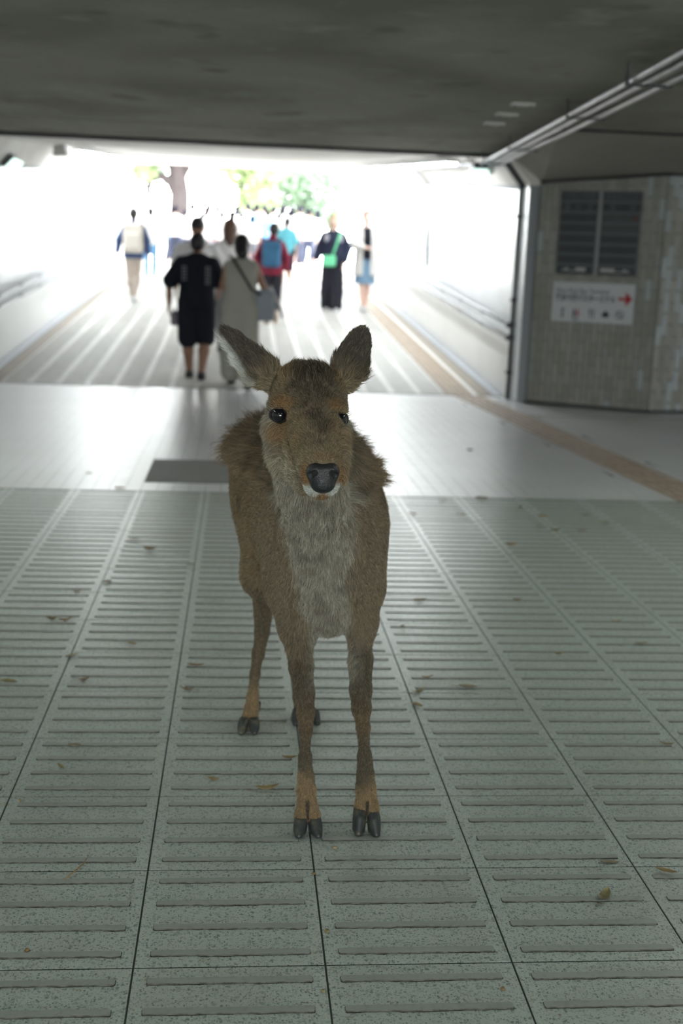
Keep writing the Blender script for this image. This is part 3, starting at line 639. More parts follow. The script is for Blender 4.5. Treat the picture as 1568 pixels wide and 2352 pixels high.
LEAVES = [  # x, y, length, turn, label
 (.102, 3.047, .066, .15, 'long tan leaf with a thin stem on the tile joint left of the front hooves'),
 (-.155, 3.837, .055, 2.9, 'curled brown leaf on a joint crossing to the left of the hind hoof'),
 (.641, 3.824, .055, .55, 'curled pale leaf upright on the joint to the right of the forelegs'),
 (.822, 3.86, .07, -.12, 'long folded brown leaf right of the pale upright one'),
 (.617, 3.697, .05, -.7, 'flat olive leaf just below the pale upright one on the same joint'),
 (.69, 3.954, .045, .2, 'small leaf just above the pale upright one on a tread strip'),
 (.883, 2.468, .062, 1.0, 'big ragged leaf standing on a tread strip at lower right'),
 (.949, 2.638, .05, .0, 'decayed leaf skeleton on a tread strip above the big ragged leaf'),
 (1.074, 2.58, .05, -.5, 'twisted leaf by the right edge, beside the decayed skeleton leaf'),
 (-.514, 3.919, .05, .7, 'oval tan leaf on a tile two columns left of the hind hoof'),
 (-.761, 3.885, .06, -.1, 'curled pale leaf at the left edge of the picture'),
 (-.588, 4.169, .055, .6, 'narrow olive leaf on the second joint from the left'),
 (-.384, 4.314, .04, -.3, 'small brown leaf on a strip in the tile column of the oval tan leaf'),
 (-.134, 4.065, .06, .1, 'broken brown leaf on a strip left of the hind leg'),
 (-.483, 3.197, .04, -.9, 'bent brown leaf on a tread strip in the lower left tiles'),
 (-.466, 3.344, .04, .1, 'small reddish leaf just above the bent one in the lower left tiles'),
 (-.05, 3.118, .035, -.3, 'small leaf flake left of the long stemmed leaf'),
 (.172, 3.262, .045, .0, 'pale leaf flake behind the near front leg'),
 (1.248, 4.239, .04, .3, 'small round leaf on a strip in the right hand tiles'),
 (1.616, 4.364, .06, .1, 'pale curled leaf near the right edge, right of the small round leaf'),
 (1.608, 4.657, .05, -.1, 'brown leaf just above the pale curled one near the right edge'),
 (1.251, 4.959, .045, .2, 'single leaf in the tiles right of the chest'),
 (.815, 4.947, .06, 0, 'long flat leaf beside the right flank'),
 (.683, 4.554, .035, .9, 'small upright leaf beside the right elbow'),
 (1.36, 3.363, .045, -.2, 'leaf on a strip close to the right edge below the pale curled one'),
 (2.107, 6.822, .06, .2, 'olive leaf in the far right ribbed tiles'),
 (1.804, 6.39, .06, 0, 'brown leaf of the far right trio, middle'),
 (1.736, 6.44, .05, -.2, 'brown leaf of the far right trio, on the left'),
 (1.95, 6.369, .06, .1, 'brown leaf of the far right trio, on the right'),
 (1.47, 6.024, .07, .0, 'wide leaf in front of the far right trio'),
 (2.163, 6.611, .05, -.6, 'leaf on a joint beyond the far right trio'),
 (1.558, 7.262, .09, .0, 'dark leaf on the edge between ribbed tiles and pale strip'),
 (1.281, 7.145, .06, .1, 'leaf left of the dark one at the edge of the pale strip'),
 (1.036, 6.74, .05, 0, 'dark leaf close to the right flank in the far tiles'),
 (1.326, 6.741, .06, .1, 'leaf one tile right of the dark one in the far tiles'),
 (1.744, 6.991, .06, 1.2, 'crumpled leaf behind the far right trio'),
 (1.825, 6.748, .06, .0, 'flat leaf between the crumpled leaf and the far right trio'),
 (-.428, 5.774, .06, .0, 'brown leaf on the far left tiles, the nearer of a pair'),
 (-.525, 5.991, .05, .4, 'brown leaf on the far left tiles, the farther of a pair'),
 (-.214, 5.513, .04, .1, 'dark scrap at a strip end in the far left tiles'),
 (-.683, 5.022, .04, .2, 'orange scrap in the left tiles above the two tan leaves'),
 (-.673, 4.6, .06, .3, 'tan leaf of a pair on the left tiles, on the right'),
 (-.727, 4.616, .05, 0, 'tan leaf of a pair on the left tiles, on the left'),
 (-.572, 5.184, .05, .4, 'dark leaf lying on the second joint in the left tiles'),
 (-.732, 7.369, .07, .1, 'dark scrap on the pale strip edge left of the hatch'),
 (-.982, 7.859, .05, .0, 'dark scrap on the pale strip at far left'),
 (1.864, 9.244, .07, .4, 'dark scrap on the pale strip near the brown tactile line'),
]
def floor_z(x, y):
    if y >= YR: return .0005
    fy = (y - TY0) % TT; fx = (x - TX0) % TT
    return .0046 if .03 < fx < .37 and min(abs(fy - q_) for q_ in (.05, .15, .25, .35)) < .03 else .0004
for k, (x, y, L, a, lab) in enumerate(LEAVES):
    o = link_mesh('dry_leaf', leaf_mesh(k, L, L * random.uniform(.17, .27), random.uniform(.1, .5), random.uniform(.1, .8)), None, (x, y, floor_z(x, y)), (random.gauss(0, .04), random.gauss(0, .04), a))
    tag(o, lab, 'leaf', 'dry leaves on the floor')
    if k in (0, 2, 6, 3, 9, 10, 1): link_mesh('leaf_stem', stem_mesh(L), o)
tw = MB().tube([(-.385, 2.575, .004), (-.361, 2.614, .008), (-.35, 2.64, .008), (-.345, 2.66, .011)], [.0016, .002, .0016, .001], 6).build('dry_twig', LEAFM[1], smooth=True)
tag(tw, 'thin dry twig leaning on a tread strip at lower left', 'twig')
for k, (x, y, L, lab) in enumerate(((.203, 2.596, .012, 'orange crumb on the joint crossing below the near front hoof'), (.218, 2.345, .016, 'tan crumb on the centre joint near the bottom edge'),
                                    (.263, 2.723, .014, 'brown crumb on the tile right below the hooves'), (.563, 2.125, .014, 'small leaf chip at the bottom right of centre'),
                                    (.195, 2.128, .012, 'tan chip on the centre joint at the very bottom'), (-.565, 2.992, .012, 'dark crumb by a strip at the left edge'), (-.423, 2.288, .013, 'dark crumb between strips at lower left'))):
    r = random.Random(k); b = MB(); n = 7
    top = [(L * r.uniform(.5, 1) * math.cos(i * 6.283 / n) * .6, L * r.uniform(.5, 1) * math.sin(i * 6.283 / n) * .6) for i in range(n)]
    b.prism(top, lambda x_, y_: (x_, y_, 0), lambda x_, y_: (x_ * .6, y_ * .6, L * .3))
    tag(b.build('leaf_crumb', LEAFM[(k + 1) % 3], loc=(x, y, .0005)), lab, 'debris', 'crumbs on the floor')
# ------------------------------------------------------------------ implicit-surface mesher
class Field:
    def __init__(s, lo, hi, res):
        s.lo = np.array(lo, float); s.res = res
        s.n = np.maximum(4, np.ceil((np.array(hi, float) - s.lo) / res).astype(int) + 1)
        s.a = np.full(s.n, .5, np.float32); s.ax = [(s.lo[i] + np.arange(s.n[i]) * res).astype(np.float32) for i in range(3)]
    def _win(s, lo, hi):
        i0 = np.clip(np.floor((np.array(lo) - s.lo) / s.res).astype(int), 0, s.n - 1); i1 = np.clip(np.ceil((np.array(hi) - s.lo) / s.res).astype(int) + 1, 1, s.n)
        sl = tuple(slice(a, b) for a, b in zip(i0, i1))
        return sl, s.ax[0][sl[0]][:, None, None], s.ax[1][sl[1]][None, :, None], s.ax[2][sl[2]][None, None, :]
    def _mix(s, sl, d, k):
        A = s.a[sl]
        if A.size == 0: return
        if k > 0:
            h = np.maximum(k - np.abs(A - d), 0) / k; s.a[sl] = np.minimum(A, d) - h * h * k * .25
        else: s.a[sl] = np.minimum(A, d)
    def cone(s, a, b, ra, rb, k=.02, sc=(1, 1, 1), sub=False, inf=0.0):
        a, b = np.array(a, np.float32), np.array(b, np.float32); ra += inf; rb += inf
        m = max(ra, rb) * max(1 / min(sc), 1) + k + 3 * s.res
        sl, X, Y, Z = s._win(np.minimum(a, b) - m, np.maximum(a, b) + m)
        sc = np.array(sc, np.float32); ba = (b - a) * sc; dx, dy, dz = (X - a[0]) * sc[0], (Y - a[1]) * sc[1], (Z - a[2]) * sc[2]
        t = np.clip((dx * ba[0] + dy * ba[1] + dz * ba[2]) / max(1e-9, float(ba @ ba)), 0, 1)
        d = np.sqrt((dx - t * ba[0]) ** 2 + (dy - t * ba[1]) ** 2 + (dz - t * ba[2]) ** 2) - (ra + (rb - ra) * t)
        if sub: s._sub(sl, d, k)
        else: s._mix(sl, d, k)
        return s
    def chain(s, pts, k=.02, sc=(1, 1, 1), inf=0.0):
        for p, q_ in zip(pts[:-1], pts[1:]): s.cone(p[:3], q_[:3], p[3], q_[3], k, sc, inf=inf)
        return s
    def ell(s, c, r, k=.02, rot=None, sub=False, inf=0.0):
        c = np.array(c, np.float32); r = np.array(r, np.float32) + inf; m = float(r.max()) + k + 3 * s.res
        sl, X, Y, Z = s._win(c - m, c + m); x, y, z = X - c[0], Y - c[1], Z - c[2]
        if rot is not None:
            R = np.array(rot.to_3x3() if hasattr(rot, 'to_3x3') else rot, np.float32)
            x, y, z = R[0, 0] * x + R[1, 0] * y + R[2, 0] * z, R[0, 1] * x + R[1, 1] * y + R[2, 1] * z, R[0, 2] * x + R[1, 2] * y + R[2, 2] * z
        k0 = np.sqrt((x / r[0]) ** 2 + (y / r[1]) ** 2 + (z / r[2]) ** 2); k1 = np.sqrt((x / r[0] ** 2) ** 2 + (y / r[1] ** 2) ** 2 + (z / r[2] ** 2) ** 2)
        d = k0 * (k0 - 1) / np.maximum(k1, 1e-6)
        if sub: s._sub(sl, d, k)
        else: s._mix(sl, d, k)
        return s
    def _sub(s, sl, d, k):
        A = s.a[sl]; B = -d
        if k > 0:
            h = np.maximum(k - np.abs(A - B), 0) / k; s.a[sl] = np.maximum(A, B) + h * h * k * .25
        else: s.a[sl] = np.maximum(A, B)
    def cut(s, axis, val, side):
        """keep the part where side*(coord-val) > 0"""
        sh = [1, 1, 1]; sh[axis] = -1
        s.a = np.maximum(s.a, (-side * (s.ax[axis] - val)).reshape(sh).astype(np.float32)); return s
    def plane(s, p, n):
        n = np.array(n, np.float32); n /= np.linalg.norm(n)
        d = (s.ax[0][:, None, None] - p[0]) * n[0] + (s.ax[1][None, :, None] - p[1]) * n[1] + (s.ax[2][None, None, :] - p[2]) * n[2]
        s.a = np.maximum(s.a, -d.astype(np.float32)); return s
    def verts_faces(s):
        a = s.a; ins = a < 0
        nx, ny, nz = [k - 1 for k in s.n]
        cnt = np.zeros((nx, ny, nz), np.int8); offs = [(i, j, k) for i in (0, 1) for j in (0, 1) for k in (0, 1)]
        for i, j, k in offs: cnt += ins[i:nx + i, j:ny + j, k:nz + k]
        I = np.argwhere((cnt > 0) & (cnt < 8))
        if len(I) == 0: return np.zeros((0, 3)), np.zeros((0, 4), int)
        ids = np.full((nx, ny, nz), -1, np.int32); ids[I[:, 0], I[:, 1], I[:, 2]] = np.arange(len(I))
        val = {o: a[I[:, 0] + o[0], I[:, 1] + o[1], I[:, 2] + o[2]] for o in offs}
        acc = np.zeros((len(I), 3)); num = np.zeros(len(I))
        for o in offs:
            for ax in range(3):
                if o[ax]: continue
                p = list(o); p[ax] = 1; va, vb = val[o], val[tuple(p)]; m = (va < 0) != (vb < 0)
                t = np.where(m, va / np.where(m, va - vb, 1), 0)
                pos = np.tile(np.array(o, float), (len(I), 1)); pos[:, ax] = t
                acc += np.where(m[:, None], pos, 0); num += m
        V = s.lo + (I + acc / num[:, None]) * s.res
        F = []
        for ax in range(3):
            b_, c_ = (ax + 1) % 3, (ax + 2) % 3
            sa = [slice(None)] * 3; sb = [slice(None)] * 3; sa[ax] = slice(0, -1); sb[ax] = slice(1, None)
            A, B = ins[tuple(sa)], ins[tuple(sb)]; E = np.argwhere(A != B)
            E = E[(E[:, b_] > 0) & (E[:, c_] > 0) & (E[:, b_] < s.n[b_] - 1) & (E[:, c_] < s.n[c_] - 1)]
            if len(E) == 0: continue
            def cid(db, dc):
                q_ = E.copy(); q_[:, b_] -= db; q_[:, c_] -= dc; return ids[q_[:, 0], q_[:, 1], q_[:, 2]]
            quad = np.stack([cid(1, 1), cid(0, 1), cid(0, 0), cid(1, 0)], -1)
            fl = A[E[:, 0], E[:, 1], E[:, 2]]
            quad[~fl] = quad[~fl][:, ::-1]; F.append(quad)
        return V, np.concatenate(F)
    def mesh(s, name, m, smooth_it=0):
        V, Fq = s.verts_faces(); return np_mesh(name, V, Fq, m, smooth_it)
    def build(s, name, m, parent=None, smooth_it=1, **kw):
        return tag(link_mesh(name, s.mesh(name, m, smooth_it), parent), **kw)
def relax(V, Fq, it):
    for _ in range(it):
        S = np.zeros_like(V); n = np.zeros(len(V))
        for k in range(4):
            a, b = Fq[:, k], Fq[:, (k + 1) % 4]
            np.add.at(S, a, V[b]); np.add.at(n, a, 1); np.add.at(S, b, V[a]); np.add.at(n, b, 1)
        V = V * .5 + .5 * S / np.maximum(n, 1)[:, None]
    return V
def np_mesh(name, V, Fq, m, smooth_it=0):
    if smooth_it: V = relax(V, Fq, smooth_it)
    me = bpy.data.meshes.new(name); me.vertices.add(len(V)); me.vertices.foreach_set('co', V.astype(np.float32).ravel())
    me.loops.add(Fq.size); me.loops.foreach_set('vertex_index', Fq.astype(np.int32).ravel())
    me.polygons.add(len(Fq)); me.polygons.foreach_set('loop_start', np.arange(0, Fq.size, 4, dtype=np.int32))
    me.polygons.foreach_set('use_smooth', np.ones(len(Fq), bool)); me.update(calc_edges=True); mats(me, m); return me
DEER_CHAINS={
 'fore_leg_a':[(0.1241, 3.04, 0.7576, 0.076), (0.1461, 2.97, 0.6106, 0.0683), (0.1624, 2.92, 0.5197, 0.0485), (0.1728, 2.87, 0.4308, 0.0324), (0.1808, 2.84, 0.3713, 0.0267), (0.1865, 2.83, 0.3164, 0.0239), (0.1883, 2.835, 0.267, 0.0179), (0.1892, 2.85, 0.1885, 0.0152), (0.1938, 2.86, 0.1293, 0.0171), (0.1958, 2.855, 0.095, 0.0216), (0.1977, 2.83, 0.0642, 0.0204)],
 'fore_toe_a1':[(0.1912, 2.84, 0.0716, 0.017), (0.1828, 2.815, 0.0448, 0.0158), (0.1815, 2.8, 0.0243, 0.0146)],
 'fore_toe_a2':[(0.2036, 2.84, 0.0715, 0.017), (0.2144, 2.815, 0.0446, 0.0158), (0.2164, 2.8, 0.0241, 0.0146)],
 'fore_leg_b':[(0.347, 3.05, 0.7713, 0.0627), (0.3383, 2.97, 0.6132, 0.0526), (0.3308, 2.92, 0.5333, 0.0408), (0.3261, 2.87, 0.4437, 0.0325), (0.3258, 2.84, 0.3781, 0.0279), (0.3289, 2.83, 0.3312, 0.0256), (0.3367, 2.84, 0.2772, 0.0191), (0.3451, 2.855, 0.1925, 0.0165), (0.3503, 2.86, 0.1353, 0.0194), (0.3519, 2.85, 0.1007, 0.0228), (0.352, 2.83, 0.0759, 0.0216)],
 'fore_toe_b1':[(0.3435, 2.84, 0.0834, 0.0171), (0.3361, 2.825, 0.06, 0.0147), (0.3342, 2.81, 0.043, 0.0136)],
 'fore_toe_b2':[(0.3618, 2.84, 0.0833, 0.0171), (0.3687, 2.82, 0.0587, 0.0159), (0.3691, 2.805, 0.0392, 0.0147)],
 'hind_leg_a':[(0.0999, 3.56, 0.7345, 0.1179), (0.0828, 3.44, 0.5174, 0.0656), (0.0895, 3.52, 0.405, 0.0337), (0.0901, 3.62, 0.2809, 0.0251), (0.0788, 3.6, 0.2144, 0.0209), (0.0687, 3.57, 0.1518, 0.0173), (0.0628, 3.54, 0.09, 0.0193), (0.0592, 3.52, 0.0569, 0.0234), (0.0541, 3.5, 0.0328, 0.0206)],
 'hind_toe_a1':[(0.0498, 3.51, 0.0433, 0.0165), (0.0392, 3.48, 0.0234, 0.015), (0.0366, 3.47, 0.0131, 0.0143)],
 'hind_toe_a2':[(0.0621, 3.51, 0.0434, 0.0165), (0.0677, 3.48, 0.0235, 0.015), (0.0678, 3.47, 0.0132, 0.0143)],
 'hind_leg_b':[(0.2122, 3.6, 0.7288, 0.1195), (0.2193, 3.48, 0.5085, 0.0639), (0.2216, 3.58, 0.3888, 0.033), (0.2228, 3.69, 0.2597, 0.0257), (0.2153, 3.67, 0.1916, 0.0214), (0.2087, 3.64, 0.1274, 0.0177), (0.2134, 3.61, 0.0639, 0.0198), (0.2216, 3.59, 0.0388, 0.0225), (0.2295, 3.57, 0.0229, 0.0196)],
 'hind_toe_b1':[(0.2184, 3.58, 0.0338, 0.0169), (0.2093, 3.555, 0.0185, 0.0154), (0.2062, 3.545, 0.0121, 0.0139)],
 'hind_toe_b2':[(0.2353, 3.58, 0.0339, 0.0169), (0.2526, 3.555, 0.0186, 0.0154), (0.2593, 3.545, 0.0123, 0.0139)],
 'neck':[(0.2361, 2.98, 0.6681, 0.0981), (0.2068, 2.87, 0.7868, 0.0763), (0.1814, 2.78, 0.9041, 0.0629), (0.163, 2.75, 1.0041, 0.0659), (0.1566, 2.75, 1.0764, 0.0778)],
 'back':[(0.2258, 3.02, 0.9499, 0.068), (0.1858, 3.22, 0.9338, 0.0843), (0.0875, 3.5, 0.8664, 0.0863)],
 'jaw_a':[(0.1126, 2.69, 1.0684, 0.048), (0.1291, 2.64, 1.0113, 0.0454), (0.1543, 2.57, 0.9687, 0.03)],
 'jaw_b':[(0.2066, 2.66, 1.0751, 0.0357), (0.1973, 2.6, 1.0196, 0.0302), (0.1906, 2.54, 0.981, 0.0239)],
 'muzzle':[(0.1727, 2.61, 1.1351, 0.0698), (0.1766, 2.55, 1.0757, 0.0571), (0.1796, 2.485, 1.0289, 0.0448), (0.1821, 2.465, 0.9986, 0.0353)],
 'lip':[(0.1664, 2.485, 0.9755, 0.0225), (0.1937, 2.475, 0.978, 0.0205)],
 'chin':[(0.1798, 2.5, 0.9671, 0.0226), (0.1821, 2.49, 0.9643, 0.0188)],
 'ear_a':[(0.0798, 2.72, 1.1715, 0.0241), (0.0493, 2.725, 1.1961, 0.0331), (0.0187, 2.73, 1.2316, 0.027), (-0.0117, 2.72, 1.2641, 0.0179), (-0.0407, 2.71, 1.2932, 0.0069)],
 'ear_b':[(0.2449, 2.72, 1.1742, 0.0242), (0.2543, 2.725, 1.2062, 0.0343), (0.2635, 2.73, 1.2391, 0.0322), (0.2745, 2.73, 1.2695, 0.0241), (0.2802, 2.725, 1.2909, 0.014)],
}
DEER_POINTS={
 'ribs':(0.2122, 3.2, 0.7537),
 'rump':(0.103, 3.5, 0.7668),
 'chest':(0.2437, 2.97, 0.6591),
 'belly':(0.2093, 3.22, 0.6488),
 'skull':(0.1608, 2.7, 1.1489),
 'brow':(0.1581, 2.675, 1.0948),
 'eye_a':(0.0916, 2.6, 1.1119),
 'eye_b':(0.238, 2.58, 1.1145),
 'nose_c':(0.18, 2.44, 1.0106),
 'nos_a':(0.1585, 2.425, 1.0202),
 'nos_b':(0.2015, 2.425, 1.0212),
 'nose_low':(0.1809, 2.44, 0.9826),
}
DEER_HOOFS=[(0.1799, 2.79, 0.0233), (0.2158, 2.79, 0.0231), (0.3324, 2.8, 0.0358), (0.3683, 2.795, 0.032), (0.0325, 3.46, 0.0143), (0.0664, 3.46, 0.0115), (0.2032, 3.54, 0.0112), (0.2618, 3.54, 0.0114)]
# ------------------------------------------------------------------ the deer
def vnoise(P, sc, seed=0):
    """smooth value noise in 0..1 for an (n,3) array"""
    q_ = P * sc + seed * 17.31; i = np.floor(q_).astype(np.int64); f = q_ - i; f = f * f * (3 - 2 * f); out = np.zeros(len(P))
    for a in (0, 1):
        for b_ in (0, 1):
            for c in (0, 1):
                hsh = ((i[:, 0] + a) * 73856093) ^ ((i[:, 1] + b_) * 19349663) ^ ((i[:, 2] + c) * 83492791) ^ (seed * 2654435)
                hsh = (hsh ^ (hsh >> 13)) * 1274126177 & 0x7fffffff
                wgt = (f[:, 0] if a else 1 - f[:, 0]) * (f[:, 1] if b_ else 1 - f[:, 1]) * (f[:, 2] if c else 1 - f[:, 2])
                out += wgt * ((hsh ^ (hsh >> 16)) % 10007) / 10007.0
    return out
def seg_dist(P, a, b_):
    a, b_ = np.array(a), np.array(b_); ba = b_ - a; t = np.clip(((P - a) @ ba) / (ba @ ba), 0, 1)
    return np.linalg.norm(P - a - t[:, None] * ba, axis=1), t
def sm(x, lo, hi): t = np.clip((x - lo) / (hi - lo), 0, 1); return t * t * (3 - 2 * t)

DC, DP = DEER_CHAINS, {k: np.array(v) for k, v in DEER_POINTS.items()}
EYE_A, EYE_B = np.array((.0935, 2.6195, 1.1095)), np.array((.2205, 2.575, 1.1085))
fd = Field((-.10, 2.36, -.01), (.50, 3.80, 1.33), .0056)
fd.ell(DP['ribs'] + np.array((.004, 0, .01)), (.196, .32, .19), 0).ell(DP['rump'] + np.array((.006, 0, .01)), (.118, .21, .18), .10).ell(DP['belly'] + np.array((.02, 0, .03)), (.135, .30, .125), .06)
fd.ell(DP['chest'], (.128, .15, .155), .07).chain(DC['back'], .08)
fd.chain(DC['neck'], .07); fd.ell((.243, 2.905, .592), (.056, .075, .085), .03)
for k in ('fore_leg_a', 'fore_leg_b'):
    c = DC[k]; fd.chain(c[:3], .028, inf=-.004).chain(c[2:4], .03, inf=-.0085).chain(c[3:8], .012, inf=-.0040).chain(c[7:], .012, inf=.0008)
for k in ('hind_leg_a', 'hind_leg_b'):
    c = DC[k]; fd.chain(c[:3], .05, inf=-.012).chain(c[2:], .012, inf=-.0035)
for k in ('fore_toe_a1', 'fore_toe_a2', 'fore_toe_b1', 'fore_toe_b2', 'hind_toe_a1', 'hind_toe_a2', 'hind_toe_b1', 'hind_toe_b2'): fd.chain(DC[k], .006)
# head
fd.ell(DP['skull'] - np.array((.004, 0, 0)), (.079, .095, .064), .03).ell(DP['brow'] - np.array((.004, 0, 0)), (.081, .085, .068), .03)
DC['muzzle'][0] = (.166, 2.61, 1.135, .056); DC['muzzle'][1] = (.174, 2.55, 1.0757, .053)
fd.chain(DC['jaw_a'], .03).chain(DC['jaw_b'], .03).chain(DC['muzzle'], .035).chain(DC['lip'], .014).chain(DC['chin'], .014)
fd.ell((.210, 2.672, 1.142), (.032, .04, .042), .02)
for c_, s_ in ((EYE_A, -1), (EYE_B, 1)):       # brow ridge over a shallow socket
    fd.cone(c_ + (-.016 + .004 * (s_ < 0), -.002, .022), c_ + (.012, -.002, .021), .009, .009, .018)
    fd.ell(c_ + (-s_ * .004 * (s_ > 0), -.014, -.001), (.024, .026, .019), .006, sub=True)
for k, sg in (('ear_a', -1), ('ear_b', 1)):
    fd.chain(DC[k], .018, sc=(1, 2.6, 1))
    a, b_ = DC[k][1], DC[k][3]                     # the hollow opens away from the camera and outwards
    fd.cone((a[0] + sg * .006, a[1] + .022, a[2]), (b_[0] + sg * .006, b_[1] + .018, b_[2]), a[3] * .62, b_[3] * .5, .008, sc=(1, 1.8, 1), sub=True)
DV, DF = fd.verts_faces(); DV = relax(DV, DF, 2)

C_ = {k: np.array(v) for k, v in dict(chest=(.36, .335, .27), body=(.235, .178, .112), dark=(.075, .058, .042), face=(.245, .20, .128), orange=(.30, .175, .080), crown=(.06, .048, .038),
      white=(.72, .74, .68), leg=(.115, .096, .067), shoulder=(.215, .18, .122), foot=(.30, .215, .12), ear=(.105, .09, .072), flank=(.31, .24, .15), pale=(.42, .385, .29), black=(.02, .018, .016)).items()}
def ear_info(P):
    best = np.full(len(P), 9.); tt = np.zeros(len(P)); side = np.zeros(len(P)); dirv = np.zeros((len(P), 3)); off = np.zeros((len(P), 3))
    for k, sg in (('ear_a', -1), ('ear_b', 1)):
        c = DC[k]
        for i in range(len(c) - 1):
            d, t = seg_dist(P, c[i][:3], c[i + 1][:3]); r = c[i][3] + (c[i + 1][3] - c[i][3]) * t
            m = d - r < best; best[m] = (d - r)[m]; tt[m] = (i + t)[m] / (len(c) - 1); side[m] = sg
            dv = np.array(c[i + 1][:3]) - np.array(c[i][:3]); dv = dv / np.linalg.norm(dv); dirv[m] = dv
            q_ = np.array(c[i][:3]) + t[:, None] * (np.array(c[i + 1][:3]) - np.array(c[i][:3])); off[m] = (P - q_)[m]
    return best, tt, side, dirv, off
HEAD_A, HEAD_B = np.array(DP['skull']), np.array(DC['muzzle'][3][:3])
def regions(P):
    R = {}
    eb, et, es, ed, eo = ear_info(P)
    R['ear'] = (eb < .016) & (et > .22) & (P[:, 2] > 1.165); R['et'], R['es'], R['ed'], R['eo'] = et, es, ed, eo
    hd, ht = seg_dist(P, HEAD_A, HEAD_B)
    R['ht'] = ht
    R['head'] = ~R['ear'] & (P[:, 1] < 2.775) & (P[:, 2] > .935) & (hd < .135) & ~((P[:, 1] > 2.70) & (P[:, 2] < 1.06))
    R['leg'] = P[:, 2] < .47
    return R
def colour(P, n, R):
    N1, N2, N3 = vnoise(P, 14, 1), vnoise(P, 45, 2), vnoise(P, 120, 3)
    j = (N1 - .5) * .06 + (N2 - .5) * .03
    col = np.tile(C_['body'], (len(P), 1))
    def blend(wt, c): nonlocal col; col = col * (1 - wt[:, None]) + C_[c] * wt[:, None]
    # flank lighter below, back darker
    blend(.55 * (1 - sm(P[:, 2] + j * 2, .58, .78)), 'flank')
    blend(.75 * sm(P[:, 2] + j * 2.4, .86, .97), 'dark')
    blend(.45 * sm(N1, .55, .8), 'dark'); blend(.35 * sm(N2, .55, .8), 'orange')
    # grey throat and chest wedge
    cxm = np.interp(P[:, 2], (.50, .75, .95, 1.05), (.240, .210, .178, .165)); hw = np.interp(P[:, 2], (.48, .58, .75, .95), (.050, .058, .076, .09))
    fr = (1 - sm(P[:, 1] + j, 2.90, 3.00)) * (1 - sm(np.abs(P[:, 0] - cxm) + j * .6, hw * .8, hw * 1.35))
    blend(fr * (P[:, 2] > .47), 'chest'); blend(.35 * fr * sm(N2, .5, .75), 'leg')
    shl = (1 - sm(P[:, 1], 2.95, 3.1)) * (1 - fr) * (P[:, 2] > .45); blend(.8 * shl, 'shoulder')
    # legs
    lg = 1 - sm(P[:, 2] + j, .42, .52); blend(lg, 'leg')
    inner = lg * sm(P[:, 2], .36, .46) * (1 - sm(np.abs(P[:, 0] - .255), .045, .085)) * (P[:, 1] < 3.1); blend(.8 * inner, 'chest')
    hindm = (P[:, 1] > 3.3); blend(.45 * lg * hindm, 'body')
    kn = np.exp(-((P[:, 2] - .30) / .05) ** 2) * (P[:, 1] < 3.1); blend(.25 * kn * lg, 'orange')
    ft = (1 - sm(P[:, 2] + j, .10, .165)); blend(ft, 'foot')
    # cleft between the toes is dark
    for x0 in (.198, .3525): blend((np.abs(P[:, 0] - x0) < .0045) * (P[:, 2] < .085) * 1.0, 'dark')
    # head
    H = R['head'].astype(float); blend(H, 'face')
    hx = P[:, 0] - (.170 + .0 * P[:, 2])
    def blob(c, r, name, s=1.0): blend(H * s * (1 - sm(np.linalg.norm((P - np.array(c)) / np.array(r), axis=1) + (N2 - .5) * .6, .35, 1.3)), name)
    blend(H * .8 * (1 - sm(np.minimum(P[:, 0] - .07, .25 - P[:, 0]) + j * .3, .008, .035)) * (P[:, 2] < 1.12), 'chest')
    blend(H * .85 * (1 - sm(P[:, 2] + j, .985, 1.06)) * sm(np.abs(P[:, 0] - .18), .03, .06), 'pale')
    blob((.172, 2.62, 1.205), (.075, .12, .028), 'crown', .95); blob((.172, 2.58, 1.15), (.03, .1, .05), 'crown', .35)
    blob((.170, 2.60, 1.165), (.062, .12, .062), 'crown', .78); blob((.176, 2.55, 1.09), (.034, .1, .062), 'crown', .92); blob((.178, 2.52, 1.045), (.03, .1, .03), 'face', .7)
    for c_, s_ in ((EYE_A, 1), (EYE_B, -1)):
        blob(c_ + (s_ * .012, 0, .030), (.034, .06, .016), 'orange', 1); blob(c_ + (s_ * .026, 0, 0), (.016, .06, .034), 'orange', .9)
        blob(c_ + (s_ * .006, 0, -.036), (.046, .06, .030), 'orange', .75); blob(c_ + (s_ * .022, 0, -.02), (.006, .05, .014), 'black', .8)
    blob((.132, 2.54, 1.055), (.030, .08, .06), 'orange', .42); blob((.214, 2.53, 1.06), (.026, .08, .06), 'orange', .42)
    for sx in (-1, 1): blob((.168 + sx * .062, 2.66, 1.195), (.018, .05, .03), 'orange', .45)
    blob((.151, 2.45, 1.0), (.020, .05, .034), 'orange', 1); blob((.213, 2.45, 1.005), (.018, .05, .036), 'orange', .8); blob((.18, 2.47, 1.045), (.035, .05, .014), 'orange', .6)
    blob((.160, 2.47, .972), (.026, .05, .016), 'white', 1); blob((.206, 2.47, .974), (.022, .05, .016), 'white', 1); blob((.182, 2.47, .955), (.011, .04, .016), 'orange', .9)
    blob((.170, 2.47, .99), (.012, .05, .010), 'black', .5)
    # ears: dark backs, white fringe on the outer lower edge
    E = R['ear'].astype(float); blend(E, 'ear')
    o = R['eo']; outer = R['es'] * o[:, 0] * .6 - o[:, 2] * .8; outer = np.where(R['es'] > 0, -9, outer)
    wr = np.interp(R['et'], (0, .25, .6, 1), (.0235, .030, .021, .010))
    blend(E * sm(outer, wr * .62, wr * 1.0), 'white')
    blend(E * (1 - sm(R['et'], .18, .42)) * .6, 'face')
    return col, N1, N2, N3
deer_me = np_mesh('deer', DV, DF, [])
nrm = np.zeros(len(DV) * 3, np.float32); deer_me.vertices.foreach_get('normal', nrm); DN = nrm.reshape(-1, 3).astype(float)
RV = regions(DV); cv, *_ = colour(DV, DN, RV)
